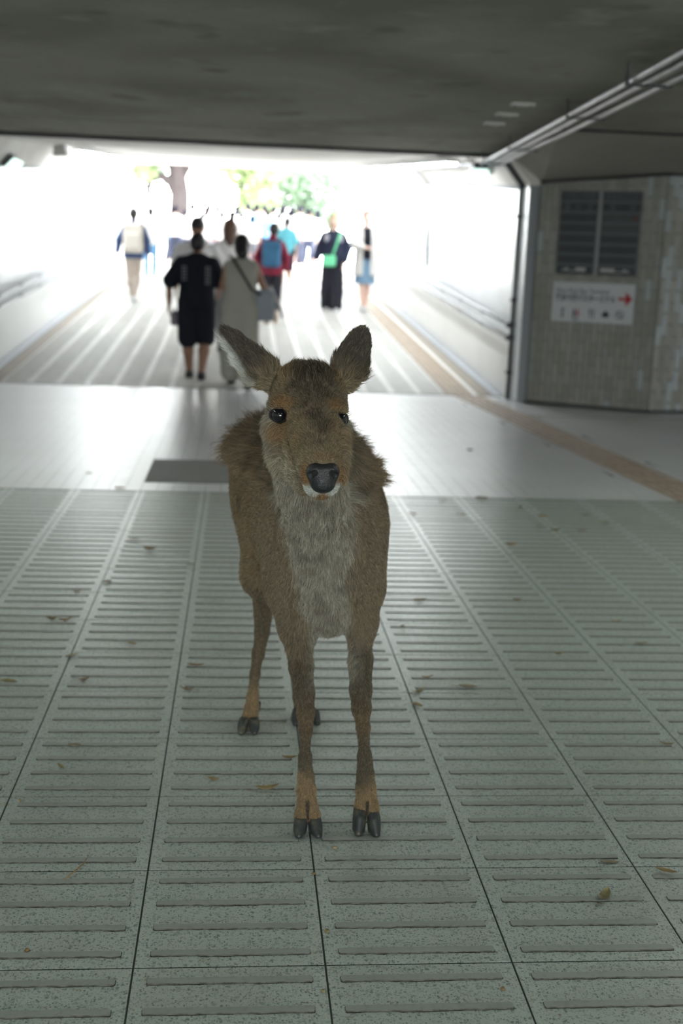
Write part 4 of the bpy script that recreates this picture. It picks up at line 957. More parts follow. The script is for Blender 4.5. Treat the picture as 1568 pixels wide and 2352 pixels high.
at = deer_me.color_attributes.new('coat', 'FLOAT_COLOR', 'POINT')
at.data.foreach_set('color', np.concatenate([cv * .72, np.ones((len(cv), 1))], 1).astype(np.float32).ravel())
def attr_mat(name, attr, rough, spec):
    m = bpy.data.materials.new(name); m.use_nodes = True; nt = m.node_tree; b = nt.nodes['Principled BSDF']
    a = nt.nodes.new('ShaderNodeAttribute'); a.attribute_name = attr; nt.links.new(a.outputs['Color'], b.inputs['Base Color'])
    b.inputs['Roughness'].default_value = rough; b.inputs['Specular IOR Level'].default_value = spec; return m
mats(deer_me, attr_mat('deer coat', 'coat', .85, .15))
deer = link_mesh('deer', deer_me)
tag(deer, 'brown sika doe with grey throat standing on the ribbed tiles, facing the camera', 'deer')

# fur: strands rooted on the coat
tri = np.concatenate([DF[:, [0, 1, 2]], DF[:, [0, 2, 3]]])
ar = np.linalg.norm(np.cross(DV[tri[:, 1]] - DV[tri[:, 0]], DV[tri[:, 2]] - DV[tri[:, 0]]), axis=1) / 2
cen = DV[tri].mean(1); RT = regions(cen)
dens = np.ones(len(tri)); dens[RT['head']] = 4.6; dens[RT['ear']] = 4.0; dens[RT['leg']] = 2.8
dens *= np.where(cen[:, 1] > 3.25, .75, 1.15); facing = DN[tri[:, 0]][:, 1]; dens *= np.where(facing > .55, .35, 1.0)
NF = 330000
pick = RNG.choice(len(tri), NF, p=ar * dens / (ar * dens).sum())
u_, v_ = RNG.random(NF), RNG.random(NF); fl = u_ + v_ > 1; u_[fl], v_[fl] = 1 - u_[fl], 1 - v_[fl]
T = tri[pick]; wts = np.stack([1 - u_ - v_, u_, v_], 1)[:, :, None]
P = (DV[T] * wts).sum(1); N = (DN[T] * wts).sum(1); N /= np.maximum(np.linalg.norm(N, axis=1), 1e-6)[:, None]
keep = (np.linalg.norm(P - EYE_A, axis=1) > .0218) & (np.linalg.norm(P - EYE_B, axis=1) > .0225)
keep &= ~((np.linalg.norm((P - np.array((.1802, 2.44, 1.003))) / np.array((.036, .045, .034)), axis=1) < 1))
keep &= P[:, 2] > np.where(P[:, 1] < 3.2, .034, .018)
P, N = P[keep], N[keep]; NF = len(P); R = regions(P)
col, N1, N2, N3 = colour(P, N, R)
flow = np.tile(np.array((0., .8, -.6)), (NF, 1)); length = np.full(NF, .014); lift = np.full(NF, .30); rad = np.full(NF, .00044)
neckm = (P[:, 1] < 3.0) & (P[:, 2] > .47) & ~R['head'] & ~R['ear']
flow[neckm] = (0, .12, -1); flow[neckm, 0] = (P[neckm, 0] - .215) * 1.2; length[neckm] = .017; lift[neckm] = .26; rad[neckm] = .00038
sl_ = (P[:, 1] < 3.12) & (P[:, 2] < .88) & (P[:, 2] > .45) & (np.abs(P[:, 0] - .22) > .085); length[sl_] = .0085; lift[sl_] = .22; rad[sl_] = .00032
back = (P[:, 2] > .86) & (P[:, 1] > 2.85); length[back] = .040 + .02 * N2[back]; lift[back] = .85 + .5 * N1[back]
lm = R['leg']; flow[lm] = (0, .05, -1); length[lm] = np.interp(P[lm, 2], (0, .15, .30, .47), (.0075, .0065, .0065, .0125)); lift[lm] = .12; rad[lm] = .00032
hm = R['head']; ax = HEAD_A - HEAD_B; ax /= np.linalg.norm(ax); flow[hm] = ax * .75 + np.array((0, .45, -.12)); flow[hm, 0] += (P[hm, 0] - .172) * 5
length[hm] = np.interp(R['ht'][hm], (0, .5, 1), (.0145, .009, .006)); lift[hm] = .22; rad[hm] = np.interp(R['ht'][hm], (0, 1), (.00031, .00024))
crown = hm & (P[:, 2] > 1.185); flow[crown] = (0, .35, 1); flow[crown, 0] = (P[crown, 0] - .17) * 4; length[crown] = .024; lift[crown] = .5
cheek = hm & (np.minimum(P[:, 0] - .07, .25 - P[:, 0]) < .03) & (P[:, 2] < 1.10); flow[cheek] = (0, .7, -.8); length[cheek] = .020; lift[cheek] = .4
em = R['ear']; flow[em] = R['ed'][em]; length[em] = .012; lift[em] = .22; rad[em] = .0003
wh = em & (col[:, 0] > .4); length[wh] = .022; lift[wh] = .7
basee = em & (R['et'] < .42); length[basee] = .022; lift[basee] = .45
tang = flow - (flow * N).sum(1)[:, None] * N
tang /= np.maximum(np.linalg.norm(tang, axis=1), 1e-6)[:, None]
clump = np.stack([vnoise(P, 60, s) - .5 for s in (5, 6, 7)], 1)
jit = RNG.normal(size=(NF, 3))
length *= np.exp(RNG.normal(size=NF) * .18) * (.8 + .4 * N2)
d1 = tang * .55 + N * (lift[:, None] * 1.5 + .35) + .18 * jit * .6; d1 /= np.linalg.norm(d1, axis=1)[:, None]
d2 = tang + N * lift[:, None] * .75 + clump * .75 + jit * .10; d2 /= np.linalg.norm(d2, axis=1)[:, None]
d3 = tang + N * lift[:, None] * .30 + clump * 1.1 + jit * .16; d3 /= np.linalg.norm(d3, axis=1)[:, None]
L = length[:, None] / 3
pts = np.stack([P - N * .001, P + d1 * L, P + (d1 + d2) * L, P + (d1 + d2 + d3) * L], 1)
pts[:, :, 2] = np.maximum(pts[:, :, 2], .006)
col *= np.exp(RNG.normal(size=NF) * np.where(hm, .36, .28))[:, None] * (.78 + .44 * N3)[:, None]
agouti = (RNG.random(NF) < np.where(hm, .22, .14)) & ~wh; col[agouti] = col[agouti] * .45
pale = RNG.random(NF) < np.where(hm, .20, .10); col[pale] = col[pale] * .6 + np.array((.40, .32, .18)) * .45
hc = bpy.data.hair_curves.new('fur'); hc.add_curves([4] * NF)
hc.attributes['position'].data.foreach_set('vector', pts.astype(np.float32).ravel())
ra = hc.attributes.get('radius') or hc.attributes.new('radius', 'FLOAT', 'POINT')
ra.data.foreach_set('value', (rad[:, None] * np.array((1.0, .9, .6, .12))[None]).astype(np.float32).ravel())
ca = hc.attributes.new('coat', 'FLOAT_COLOR', 'CURVE')
ca.data.foreach_set('color', np.concatenate([np.clip(col, .004, .9), np.ones((NF, 1))], 1).astype(np.float32).ravel())
mats(hc, attr_mat('deer fur', 'coat', .6, .25))
fur = bpy.data.objects.new('fur', hc); COL.objects.link(fur); fur.parent = deer; fur['kind'] = 'stuff'

# eyes, lids, nose, hooves
MT['eye'] = mat('dark wet eye', (.006, .006, .008), .04, .6); MT['lid'] = mat('black eyelid skin', (.016, .014, .013), .5, .3)
MT['lid_fur'] = mat('dark lid skin', (.09, .065, .042), .8, .2, noise=[(300, 3, .6, (.05, .04, .03), .4, .65)]); MT['nose'] = mat('wet black nose', (.018, .019, .021), .27, .5, bump=(380, .8, .0022)); MT['hoof'] = mat('dark horn hoof', (.030, .034, .034), .42, .4, noise=[(40, 3, .8, (.10, .092, .055), .48, .7)])
def ball(name, c, r, m, parent, n=24):
    b = MB(); vs_ = [(0, 0, r)]
    for i in range(1, n // 2):
        for k in range(n): a, e = 2 * math.pi * k / n, math.pi * i / (n // 2); vs_.append((r * math.sin(e) * math.cos(a), r * math.sin(e) * math.sin(a), r * math.cos(e)))
    vs_.append((0, 0, -r)); f = [(0, 1 + k, 1 + (k + 1) % n) for k in range(n)]
    for i in range(n // 2 - 2):
        for k in range(n): a = 1 + i * n; f.append((a + k, a + n + k, a + n + (k + 1) % n, a + (k + 1) % n))
    a = 1 + (n // 2 - 2) * n; f += [(a + (k + 1) % n, a + k, len(vs_) - 1) for k in range(n)]
    return b.add(vs_, f).build(name, m, parent, True, loc=tuple(c))
for c_, dv in ((EYE_A, Vector((-.45, -.88, .05))), (EYE_B, Vector((.72, -.69, .05)))):
    ball('eye', c_, .0200, MT['eye'], deer)
    dv.normalize(); a = dv.cross(Vector((0, 0, 1))).normalized(); b_ = a.cross(dv).normalized(); ring = []
    for k in range(25):
        t = 2 * math.pi * k / 24; ex = 1.12 if abs(math.cos(t)) > .8 else 1
        ring.append(Vector(c_) + dv * .0085 + a * math.cos(t) * .0192 * ex + b_ * math.sin(t) * (.0140 if math.sin(t) > 0 else .0156))
    lid = MB().tube(ring, .0026, 8, cap=False).build('eyelid', MT['lid'], deer, True)
    # furred upper lid hooding the eyeball
    up = Field(c_ - .04, c_ + .04, .0022); up.ell(c_, (.0226, .0226, .0226), 0); up.ell(c_, (.0206, .0206, .0206), 0, sub=True)
    up.plane(c_ + np.array((0, 0, .0075)), (.0, .45, 1)); up.build('upper_lid', MT['lid_fur'], lid, 1)
    lash = MB()
    for k in range(11):
        t = math.radians(20 + 14 * k); p = Vector(c_) + dv * .010 + a * math.cos(t) * .0202 + b_ * math.sin(t) * .0178
        q_ = p + (dv * .6 + b_ * .55 + a * math.cos(t) * .6).normalized() * .013
        lash.tube([p, (p + q_) / 2 - b_ * .001, q_], [.0005, .0004, .0002], 4)
    lash.build('eyelash', MT['lid'], lid)
fn = Field((.125, 2.39, .95), (.235, 2.50, 1.06), .0017)
fn.ell((.1800, 2.452, 1.010), (.0315, .030, .0260), .0).ell((.181, 2.446, .988), (.0265, .026, .0205), .014)
fn.ell((.1625, 2.442, 1.017), (.0155, .018, .0150), .018).ell((.1980, 2.442, 1.018), (.0150, .018, .0150), .018)
for sx, x in ((-1, .160), (1, .2005)):
    fn.cone((x - sx * .002, 2.420, 1.0155), (x + sx * .007, 2.427, 1.008), .0062, .0076, .002, sub=True); fn.cone((x + sx * .007, 2.427, 1.008), (x + sx * .011, 2.434, .993), .0076, .0040, .002, sub=True)
fn.cone((.1805, 2.4195, .992), (.1805, 2.424, .962), .0012, .0024, .003, sub=True)
fn.build('nose', MT['nose'], deer, 1)
for k, dxx in (('fore_toe_a1', -.003), ('fore_toe_a2', .004), ('fore_toe_b1', -.002), ('fore_toe_b2', .003), ('hind_toe_a1', -.004), ('hind_toe_a2', .001), ('hind_toe_b1', -.003), ('hind_toe_b2', .005)):
    x, y, z, r = DC[k][-1]; z0 = max(z, .024); fh = Field((x - .04, y - .07, 0.0), (x + .04, y + .05, .09), .0028)
    big = 1.0 if 'fore' in k else .92
    fh.cone((x, y + .010, z0 + .020), (x + dxx, y - .004, .012), .0160 * big, .0172 * big, .004).cone((x + dxx * .4, y - .006, z0 * .7 + .010), (x + dxx * 2.2, y - .026, .0085), .0145 * big, .0105 * big, .012)
    fh.cut(2, .0032, 1); fh.cut(2, z0 + .020, -1)
    fh.build('hoof', MT['hoof'], deer, 1)
for x, y, z in ((DC['hind_leg_b'][7][0] - .018, DC['hind_leg_b'][7][1] + .012, .05), (DC['hind_leg_a'][7][0] + .022, DC['hind_leg_a'][7][1] + .02, .055)):
    Field((x - .03, y - .03, z - .04), (x + .03, y + .03, z + .04), .0026).cone((x, y, z + .012), (x, y + .004, z - .012), .009, .006, .0).build('dewclaw', MT['hoof'], deer, 1)
# ------------------------------------------------------------------ people
def rbox(F, c, hf, r, k=.0, rz=0.0):
    c = np.array(c, float); m = float(np.linalg.norm(hf)) + r + k + 3 * F.res
    sl, X, Y, Z = F._win(c - m, c + m); ca, sa = math.cos(rz), math.sin(rz)
    x = (X - c[0]) * ca + (Y - c[1]) * sa; y = -(X - c[0]) * sa + (Y - c[1]) * ca; z = Z - c[2] + 0 * x
    x, y, z = np.broadcast_arrays(x, y, z)
    q_ = [np.abs(a) - (h_ - r) for a, h_ in zip((x, y, z), hf)]
    d = np.sqrt(sum(np.maximum(a, 0) ** 2 for a in q_)) + np.minimum(np.maximum(np.maximum(q_[0], q_[1]), q_[2]), 0) - r
    F._mix(sl, d.astype(np.float32), k); return F
def cloth(name, c, rough=.85): return mat(name, c, rough, .2, noise=[(40, 2, .3, tuple(k * .75 for k in c), .4, .7)], coords='object')
SKIN = mat('skin', (.40, .245, .17), .55, .35); SKIN_D = mat('tanned skin', (.27, .15, .10), .55, .35); SKIN_P = mat('pale skin', (.72, .50, .42), .55, .35)
HAIR_K = mat('black hair', (.014, .012, .013), .5, .4); HAIR_C = mat('hair in the crowd', (.014, .013, .018), .9, .0); HAIR_B = mat('brown hair', (.09, .05, .032), .5, .4); HAIR_L = mat('fair hair', (.42, .28, .17), .5, .4)
INK = mat('face detail', (.03, .02, .02), .5, .3); LIP = mat('lips', (.36, .12, .10), .5, .3)
def joints(**kw):
    J = dict(shl=(-.168, 0, 1.345), shr=(.168, 0, 1.345), ell=(-.225, -.03, 1.12), elr=(.225, -.03, 1.12), wrl=(-.235, .04, .875), wrr=(.235, .04, .875),
             hil=(-.085, 0, .90), hir=(.085, 0, .90), knl=(-.095, .03, .49), knr=(.095, .03, .49), anl=(-.095, -.02, .085), anr=(.095, -.02, .085), head=(0, .01, 1.585), neck=(0, 0, 1.43))
    J.update(kw); return {k: np.array(v, float) for k, v in J.items()}
def lerp(a, b_, t): return a + (b_ - a) * t
def torso(F, wd, inf=0.0, fem=False, k=.05):
    F.ell((0, 0, .95), (.150 * wd, .108 * wd, .13), 0, inf=inf).cone((0, .005, 1.0), (0, .0, 1.22), (.118 if not fem else .105) * wd, .128 * wd, k, sc=(.86, 1, 1), inf=inf)
    F.ell((0, .0, 1.27), (.152 * wd, .108 * wd, .14), k, inf=inf)
    for sx in (-1, 1): F.cone((0, -.005, 1.395), (sx * .135 * wd, -.005, 1.352), .060, .050, .05, inf=inf * .7)
    return F
def arm(F, J, s, wd, inf=0.0, upto=2.0, k=.02):
    a, b_, c = J['sh' + s], J['el' + s], J['wr' + s]
    e = lerp(a, b_, min(1, upto)); F.cone(a, e, .047 * wd + inf * .45, (.053 - .013 * min(1, upto)) * wd + inf, k)
    if upto > 1: e = lerp(b_, c, upto - 1); F.cone(b_, e, .040 * wd + inf, (.040 - .014 * (upto - 1)) * wd + inf, k)
def leg(F, J, s, wd, inf=0.0, upto=2.0, k=.03, flare=0.0):
    a, b_, c = J['hi' + s], J['kn' + s], J['an' + s]
    e = lerp(a, b_, min(1, upto)); F.cone(a, e, .090 * wd + inf, (.090 - .034 * min(1, upto)) * wd + inf + flare * .5 * min(1, upto), k)
    if upto > 1:
        e = lerp(b_, c, upto - 1); m_ = lerp(b_, e, .35)
        F.cone(b_, m_ + np.array((0, -.012, 0)), .056 * wd + inf + flare * .5, .056 * wd + inf + flare * .65, k); F.cone(m_ + np.array((0, -.012, 0)), e, .056 * wd + inf + flare * .65, .036 + inf + flare, k)
def foot(F, J, s, inf=0.0, tilt=0.0):
    a = J['an' + s]; h_ = a[2] - .085
    F.cone(a + (0, -.035, -.045), a + (0, .13, -.055 - tilt * .16), .036 + inf, .030 + inf, .02, sc=(1, 1, 1.1)); F.cone(a, a + (0, -.02, -.05), .037 + inf, .036 + inf, .02)
def hand(F, J, s, curl=.5):
    w = J['wr' + s]; d = w - J['el' + s]; d /= np.linalg.norm(d); sx = -1 if s == 'l' else 1
    f = np.array((0, 1., 0)) - d * d[1]; f /= np.linalg.norm(f); inn = np.array((-sx, 0, 0.)); inn = inn - d * (inn @ d); inn /= np.linalg.norm(inn)
    p = w + d * .05; F.cone(w, p + d * .025, .024, .030, .015, sc=(1.35, 1, 1))
    for q_, (o, ln) in enumerate(((.028, .066), (.010, .075), (-.008, .07), (-.026, .056))):
        b0 = p + d * .032 + f * o; b1 = b0 + d * ln * .55 + inn * .008 * curl; b2 = b1 + d * ln * .4 + inn * .028 * curl
        F.cone(b0, b1, .0095, .009, .004); F.cone(b1, b2, .009, .0078, .004)
    t0 = p - d * .02 + f * .028; t1 = t0 + f * .028 + d * .030 + inn * .006; F.cone(t0, t1, .0125, .0105, .008); F.cone(t1, t1 + d * .030 + f * .004 + inn * .006, .0105, .0085, .004)
def person(label, loc, H, rz, J=None, wd=1.0, fem=False, skin=SKIN, hair=('short', HAIR_K), top=None, bottom=None, shoes=None, face=False, res=.0115, group=None, tilt=(0, 0), coat=None):
    J = J or joints(); S = H / 1.70
    J = dict(J)
    for k in ('shl', 'shr'): J[k] = J[k] * np.array((wd, 1, 1))
    lo, hi = (-.55, -.55, -.01), (.55, .60, 1.78)
    F = Field(lo, hi, res); torso(F, wd, 0, fem); hd = J['head']
    F.cone(J['neck'], hd + (0, -.005, -.07), .056, .050, .03)
    F.ell(hd + (0, .005, .022), (.081, .098, .107), .02).ell(hd + (0, .030, -.045), (.055, .060, .065), .03).cone(hd + (0, .098, .005), hd + (0, .112, -.022), .010, .014, .012)
    for sx in (-1, 1): F.ell(hd + (sx * .077, -.005, -.01), (.012, .024, .032), .008)
    for s in 'lr': arm(F, J, s, wd); hand(F, J, s); leg(F, J, s, wd); foot(F, J, s, 0, tilt['lr'.index(s)])
    body = F.build('person', skin, None, 1); body.location = loc; body.rotation_euler = (0, 0, rz); body.scale = (S, S, S)
    tag(body, label, 'person', group)
    def part(nm, Fq, m): return Fq.build(nm, m, body, 1)
    # hair
    st, hm_ = hair; Fh = Field(hd - .28, hd + .24, res * .9)
    Fh.ell(hd + (0, -.008, .034), (.092, .106, .110), 0)
    if st in ('short',): Fh.ell(hd + (0, -.045, -.015), (.072, .062, .07), .02)
    if st == 'bun': Fh.ell(hd + (0, -.045, -.03), (.082, .075, .095), .02).ell(hd + (.01, -.10, -.07), (.062, .058, .072), .03)
    if st in ('long', 'bob'):
        zb = -.24 if st == 'long' else -.12
        Fh.cone(hd + (0, -.045, 0), hd + (0, -.065, zb), .082, .055, .04)
        for sx in (-1, 1): Fh.cone(hd + (sx * .06, -.01, .0), hd + (sx * .066, -.02, zb * .75), .034, .026, .03)
    Fh.ell(hd + (0, .085, -.035), (.066, .075, .092), .01, sub=True)
    if st == 'cap': Fh.plane(hd + (0, 0, .0), (0, -.1, 1))
    if st == 'short': Fh.plane(hd + (0, 0, -.075), (0, -.25, 1))
    part('hair', Fh, hm_)
    if st == 'cap':
        Fc = Field(hd - .2, hd + .25, res * .9); Fc.ell(hd + (0, -.002, .045), (.092, .108, .098), 0).cone(hd + (0, .09, .05), hd + (0, .16, .04), .06, .05, .0, sc=(1, 1, 3)); Fc.plane(hd + (0, 0, .035), (0, .05, 1)); part('cap', Fc, hm_)
    if face:
        fy = .098
        for sx in (-1, 1):
            MB().box((hd[0] + sx * .032, hd[1] + fy - .008, hd[2] + .012), (.022, .010, .009), bev=.002).build('eye', INK, body)
            MB().box((hd[0] + sx * .033, hd[1] + fy - .006, hd[2] + .034), (.030, .010, .006)).build('eyebrow', hm_, body)
        MB().box((hd[0], hd[1] + fy - .008, hd[2] - .058), (.040, .014, .009), bev=.002).build('mouth', LIP, body)
    # clothes
    if bottom:
        Fb = Field(lo, hi, res); kd = bottom['kind']; up = bottom.get('upto', 1.85); inf = .016
        Fb.ell((0, 0, .95), (.150 * wd, .108 * wd, .13), 0, inf=inf)
        if kd == 'skirt':
            z1 = bottom['hem']; Fb.cone((0, 0, .98), (0, .0, z1), .125 * wd, .19 * wd, .05, sc=(.9, 1.15, 1)); Fb.cut(2, z1 + .01, 1)
        else:
            for s in 'lr': leg(Fb, J, s, wd, inf + bottom.get('loose', 0), up, .03, bottom.get('flare', 0))
        Fb.cut(2, 1.045, -1); part({'skirt': 'skirt', 'shorts': 'shorts'}.get(kd, 'trousers'), Fb, bottom['m'])
    if top:
        Ft = Field(lo, hi, res); torso(Ft, wd, .022, fem); sl = top.get('sleeve', .9)
        if sl > 0:
            for s in 'lr': arm(Ft, J, s, wd, .024 + top.get('loose', 0), sl, .03)
        hem = top.get('hem', .86); Ft.cone((0, 0, hem + .02), (0, 0, 1.1), .135 * wd, .125 * wd, .05, sc=(.82, 1, 1), inf=.012)
        if top.get('collar'): Ft.cone(J['neck'] + (0, -.005, -.02), J['neck'] + (0, -.0, .055), .072, .064, .02)
        Fn_ = J['neck'] + (0, 0, .012 + (.055 if top.get('collar') else 0)); Ft.cut(2, Fn_[2] + .03, -1); Ft.ell(J['neck'] + (0, .02, .055 + (.055 if top.get('collar') else 0)), (.066, .075, .06), .01, sub=True); Ft.cut(2, hem, 1)
        if sl <= 0:
            for sx in (-1, 1): Ft.ell((sx * .225 * wd, 0, 1.33), (.05, .10, .13), .01, sub=True)
        part(top.get('name', 'shirt'), Ft, top['m'])
    if coat:
        Fo = Field(lo, hi, res); torso(Fo, wd, .036, fem)
        for s in 'lr': arm(Fo, J, s, wd, .036, coat.get('sleeve', 1.85), .03)
        hem = coat['hem']; Fo.cone((0, 0, hem), (0, 0, 1.1), .165 * wd, .14 * wd, .05, sc=(.8, 1, 1), inf=.02); Fo.cut(2, hem, 1); Fo.cut(2, J['neck'][2] + .02, -1)
        X = Fo.ax[0][:, None, None]; Yv = Fo.ax[1][None, :, None]; slot = np.maximum(np.abs(X) - coat.get('gap', .045), .02 - Yv) + 0 * Fo.a
        keep_ = np.abs(X) > .16 * wd
        Fo.a = np.where(keep_, Fo.a, np.maximum(Fo.a, -slot)).astype(np.float32); part('coat', Fo, coat['m'])
    if shoes:
        for s in 'lr':
            a = J['an' + s]; Fs = Field(a - .16, a + .25, res * .8); foot(Fs, J, s, .011, tilt['lr'.index(s)]); Fs.cut(2, a[2] + .01, -1)
            if a[2] < .1: Fs.cut(2, .004, 1)
            part('shoe', Fs, shoes)
    body['height'] = H
    return body
def at_local(p_obj, v):
    """world position of a point given in a person's own frame"""
    rz = p_obj.rotation_euler.z; S = p_obj.scale[0]; c, s = math.cos(rz), math.sin(rz); l = p_obj.location
    return (l.x + S * (v[0] * c - v[1] * s), l.y + S * (v[0] * s + v[1] * c), l.z + S * v[2])
def place_like(o, p_obj, v=(0, 0, 0)):
    o.location = at_local(p_obj, v); o.rotation_euler = (0, 0, p_obj.rotation_euler.z); o.scale = p_obj.scale; return o
def backpack(p_obj, m, mstrap, label, w_=.15, h_=.22, z=1.17, y=-.20, wd=1.0):
    F = Field((-.25, -.2, -.32), (.25, .25, .32), .011); rbox(F, (0, 0, 0), (w_, .075, h_), .06); rbox(F, (0, -.07, -.06), (w_ * .78, .035, h_ * .55), .03, .02)
    o = F.build('backpack', m, None, 1); place_like(o, p_obj, (0, y, z)); tag(o, label, 'backpack')
    for sx in (-1, 1):
        MB().tube([(sx * w_ * .62, .06, h_ * .8), (sx * w_ * .75, .12, h_ + .045), (sx * w_ * .8, .24, h_ + .05), (sx * w_ * .95, .345, h_ * .55), (sx * w_ * 1.1, .30, -.02), (sx * w_ * .9, .06, -h_ * .7)], .017, 6).build('strap', mstrap, o, True)
    MB().tube([(-.03, 0, h_ - .01), (-.02, 0, h_ + .03), (.02, 0, h_ + .03), (.03, 0, h_ - .01)], .009, 6).build('grab_handle', mstrap, o, True)
    return o
def P3(x, y): return (x, y, RZ(y) if y > Y0 else .0)
ZT_ = RZ(YE)

# 1 man in black tee and shorts
blk, blk2 = cloth('black jersey', (.010, .012, .018)), cloth('black shorts cloth', (.013, .014, .02)); shoe_k = mat('black shoe', (.016, .016, .016), .5, .4)
J1 = joints(ell=(-.315, -.02, 1.12), wrl=(-.325, .05, .87), elr=(.255, .06, 1.14), wrr=(.14, .27, 1.16), knl=(-.10, .0, .47), anl=(-.085, .12, .085), knr=(.10, .08, .48), anr=(.07, -.06, .085), head=(0, .055, 1.555))
m1 = person('man in black T-shirt and black shorts walking away, nearest to the ramp foot', P3(-.50, 13.88), 1.68, -.05, J1, 1.14, skin=SKIN_D, top=dict(m=blk, sleeve=.92, loose=.022, hem=.80), bottom=dict(kind='shorts', m=blk2, upto=.98, loose=.022, flare=.03), shoes=shoe_k)
prn = mat('grey print', (.16, .16, .17), .8, .2)
for sx, rows_ in ((-1, 5), (1, 6)):
    b = MB()
    for k in range(rows_):
        for c in range(2):
            b.box((sx * .135 + (c - .5) * .032, -.146 + .028 * abs(sx * .135 + (c - .5) * .032) * 2, 1.30 - .036 * k), (.022, .022, .024))
    b.build('shirt_print', prn, m1)
pouch = Field((-.1, -.1, -.16), (.1, .1, .16), .01); rbox(pouch, (0, 0, 0), (.05, .06, .085), .03); pouch.cone((0, 0, .07), (0, 0, .13), .012, .01, .01)
po = place_like(pouch.build('pouch', cloth('mauve grey pouch', (.19, .17, .20)), None, 1), m1, (-.255, .05, .70)); tag(po, 'small mauve grey pouch hanging at the left side of the man in black', 'bag')

# 2 woman in beige sleeveless jumpsuit with tote
bei = cloth('beige linen', (.34, .335, .29))
J2 = joints(shl=(-.152, 0, 1.345), shr=(.152, 0, 1.345), ell=(-.20, .05, 1.13), wrl=(-.12, .24, 1.02), elr=(.27, .02, 1.10), wrr=(.25, .20, .96), knl=(-.10, .05, .48), anl=(-.09, .14, .085), knr=(.10, .02, .48), anr=(.10, -.10, .085), head=(0, .02, 1.575))
m2 = person('woman in beige sleeveless jumpsuit with dark bun and tote bag, walking away', P3(.005, 13.50), 1.68, .04, J2, 1.04, True, SKIN_D, ('bun', HAIR_K), top=dict(m=bei, sleeve=0, hem=.86, name='bodice'), bottom=dict(kind='trousers', m=bei, upto=1.83, loose=.02, flare=.05), shoes=shoe_k)
F = Field((-.25, -.15, -.28), (.25, .15, .28), .01); rbox(F, (0, 0, 0), (.15, .045, .18), .04); tote = F.build('tote_bag', cloth('blue grey canvas', (.27, .30, .33)), None, 1)
place_like(tote, m2, (.24, -.02, .93)); tag(tote, 'blue grey tote bag on the hip of the woman in beige', 'bag')
MB().tube([(.13, -.05, .12), (.20, -.06, .0), (.235, -.06, -.13)], .018, 8).build('pale_edge', mat('pale canvas edge', (.55, .52, .52), .8, .2), tote, True)
MB().tube([(-.03, -.06, .12), (-.12, -.145, .17), (-.22, -.148, .32), (-.33, -.11, .49), (-.37, .04, .54)], .017, 6).build('shoulder_strap', mat('dark leather strap', (.025, .018, .017), .5, .3), tote, True)

# 3, 4 couple in white just ahead
whi, whi2 = cloth('white cotton', (.66, .65, .65)), cloth('white knit', (.72, .70, .70))
J3 = joints(ell=(-.25, -.02, 1.12), wrl=(-.26, .05, .87), elr=(.315, -.02, 1.10), wrr=(.275, .02, .86), head=(0, .01, 1.595))
navy = cloth('navy cotton', (.03, .035, .06))
m3 = person('man in loose white shirt half hidden behind the man in black', P3(-.555, 15.4), 1.76, 0, J3, 1.18, skin=SKIN_D, hair=('cap', HAIR_K), top=dict(m=whi, sleeve=.85, loose=.02, hem=.82, collar=True), bottom=dict(kind='trousers', m=navy), shoes=shoe_k)
ph = MB().box((0, 0, 0), (.012, .075, .15), bev=.004).build('phone', shoe_k); place_like(ph, m3, (.245, .045, .735)); tag(ph, 'black phone in the hand of the man in the white shirt', 'phone')
m4 = person('woman with long brown hair and white top, half hidden behind the woman in beige', P3(-.155, 16.2), 1.74, .1, joints(), .98, True, SKIN, ('long', HAIR_B), top=dict(m=whi2, sleeve=1.6, loose=.012, hem=.84), bottom=dict(kind='trousers', m=cloth('grey trousers', (.2, .2, .21)), upto=1.9), shoes=shoe_k)

# 5 red jacket, blue backpack
red = cloth('dark red jacket', (.20, .022, .045)); blu = cloth('blue backpack cloth', (.045, .135, .24)); dk = cloth('charcoal trousers', (.028, .028, .036)); tan_sh = mat('tan shoe', (.28, .21, .14), .6, .3)
J5 = joints(ell=(-.25, -.08, 1.13), wrl=(-.24, .06, .93), elr=(.25, -.06, 1.13), wrr=(.25, .1, .92), knl=(-.085, .12, .50), anl=(-.07, .10, .085), knr=(.10, .0, .50), anr=(.085, -.26, .22), head=(.02, .02, 1.585))
m5 = person('person in dark red jacket with a blue backpack striding up the ramp', P3(.50, 19.5), 1.60, -.08, J5, 1.02, hair=('short', HAIR_K), top=dict(m=red, sleeve=1.85, hem=.84, collar=True, name='jacket'), bottom=dict(kind='trousers', m=dk, upto=1.9), shoes=tan_sh, tilt=(0, .8))
backpack(m5, blu, cloth('navy strap', (.03, .05, .09)), 'blue backpack on the person in dark red jacket', .16, .22, 1.19, -.20)
# 6 navy jacket, pale backpack
nav = cloth('navy blue jacket', (.045, .075, .16)); kha = cloth('khaki chinos', (.42, .36, .31)); whs = mat('white shoe', (.6, .6, .6), .6, .3)
J6 = joints(ell=(-.26, -.07, 1.13), wrl=(-.30, .0, .90), elr=(.25, -.02, 1.12), wrr=(.27, .08, .88), knl=(-.06, .05, .49), anl=(-.02, .03, .085), knr=(.06, .12, .50), anr=(.035, -.16, .11), head=(0, .01, 1.59))
m6 = person('man in navy jacket and khaki trousers wearing a big cream backpack', P3(-1.96, 22.3), 1.66, .04, J6, 1.06, hair=('short', HAIR_K), top=dict(m=nav, sleeve=1.85, hem=.80, collar=True, name='jacket'), bottom=dict(kind='trousers', m=kha, upto=1.9), shoes=whs, tilt=(0, .5))
backpack(m6, cloth('cream backpack cloth', (.55, .51, .46)), cloth('cream strap', (.33, .29, .25)), 'cream backpack on the man in the navy jacket', .185, .27, 1.17, -.21)
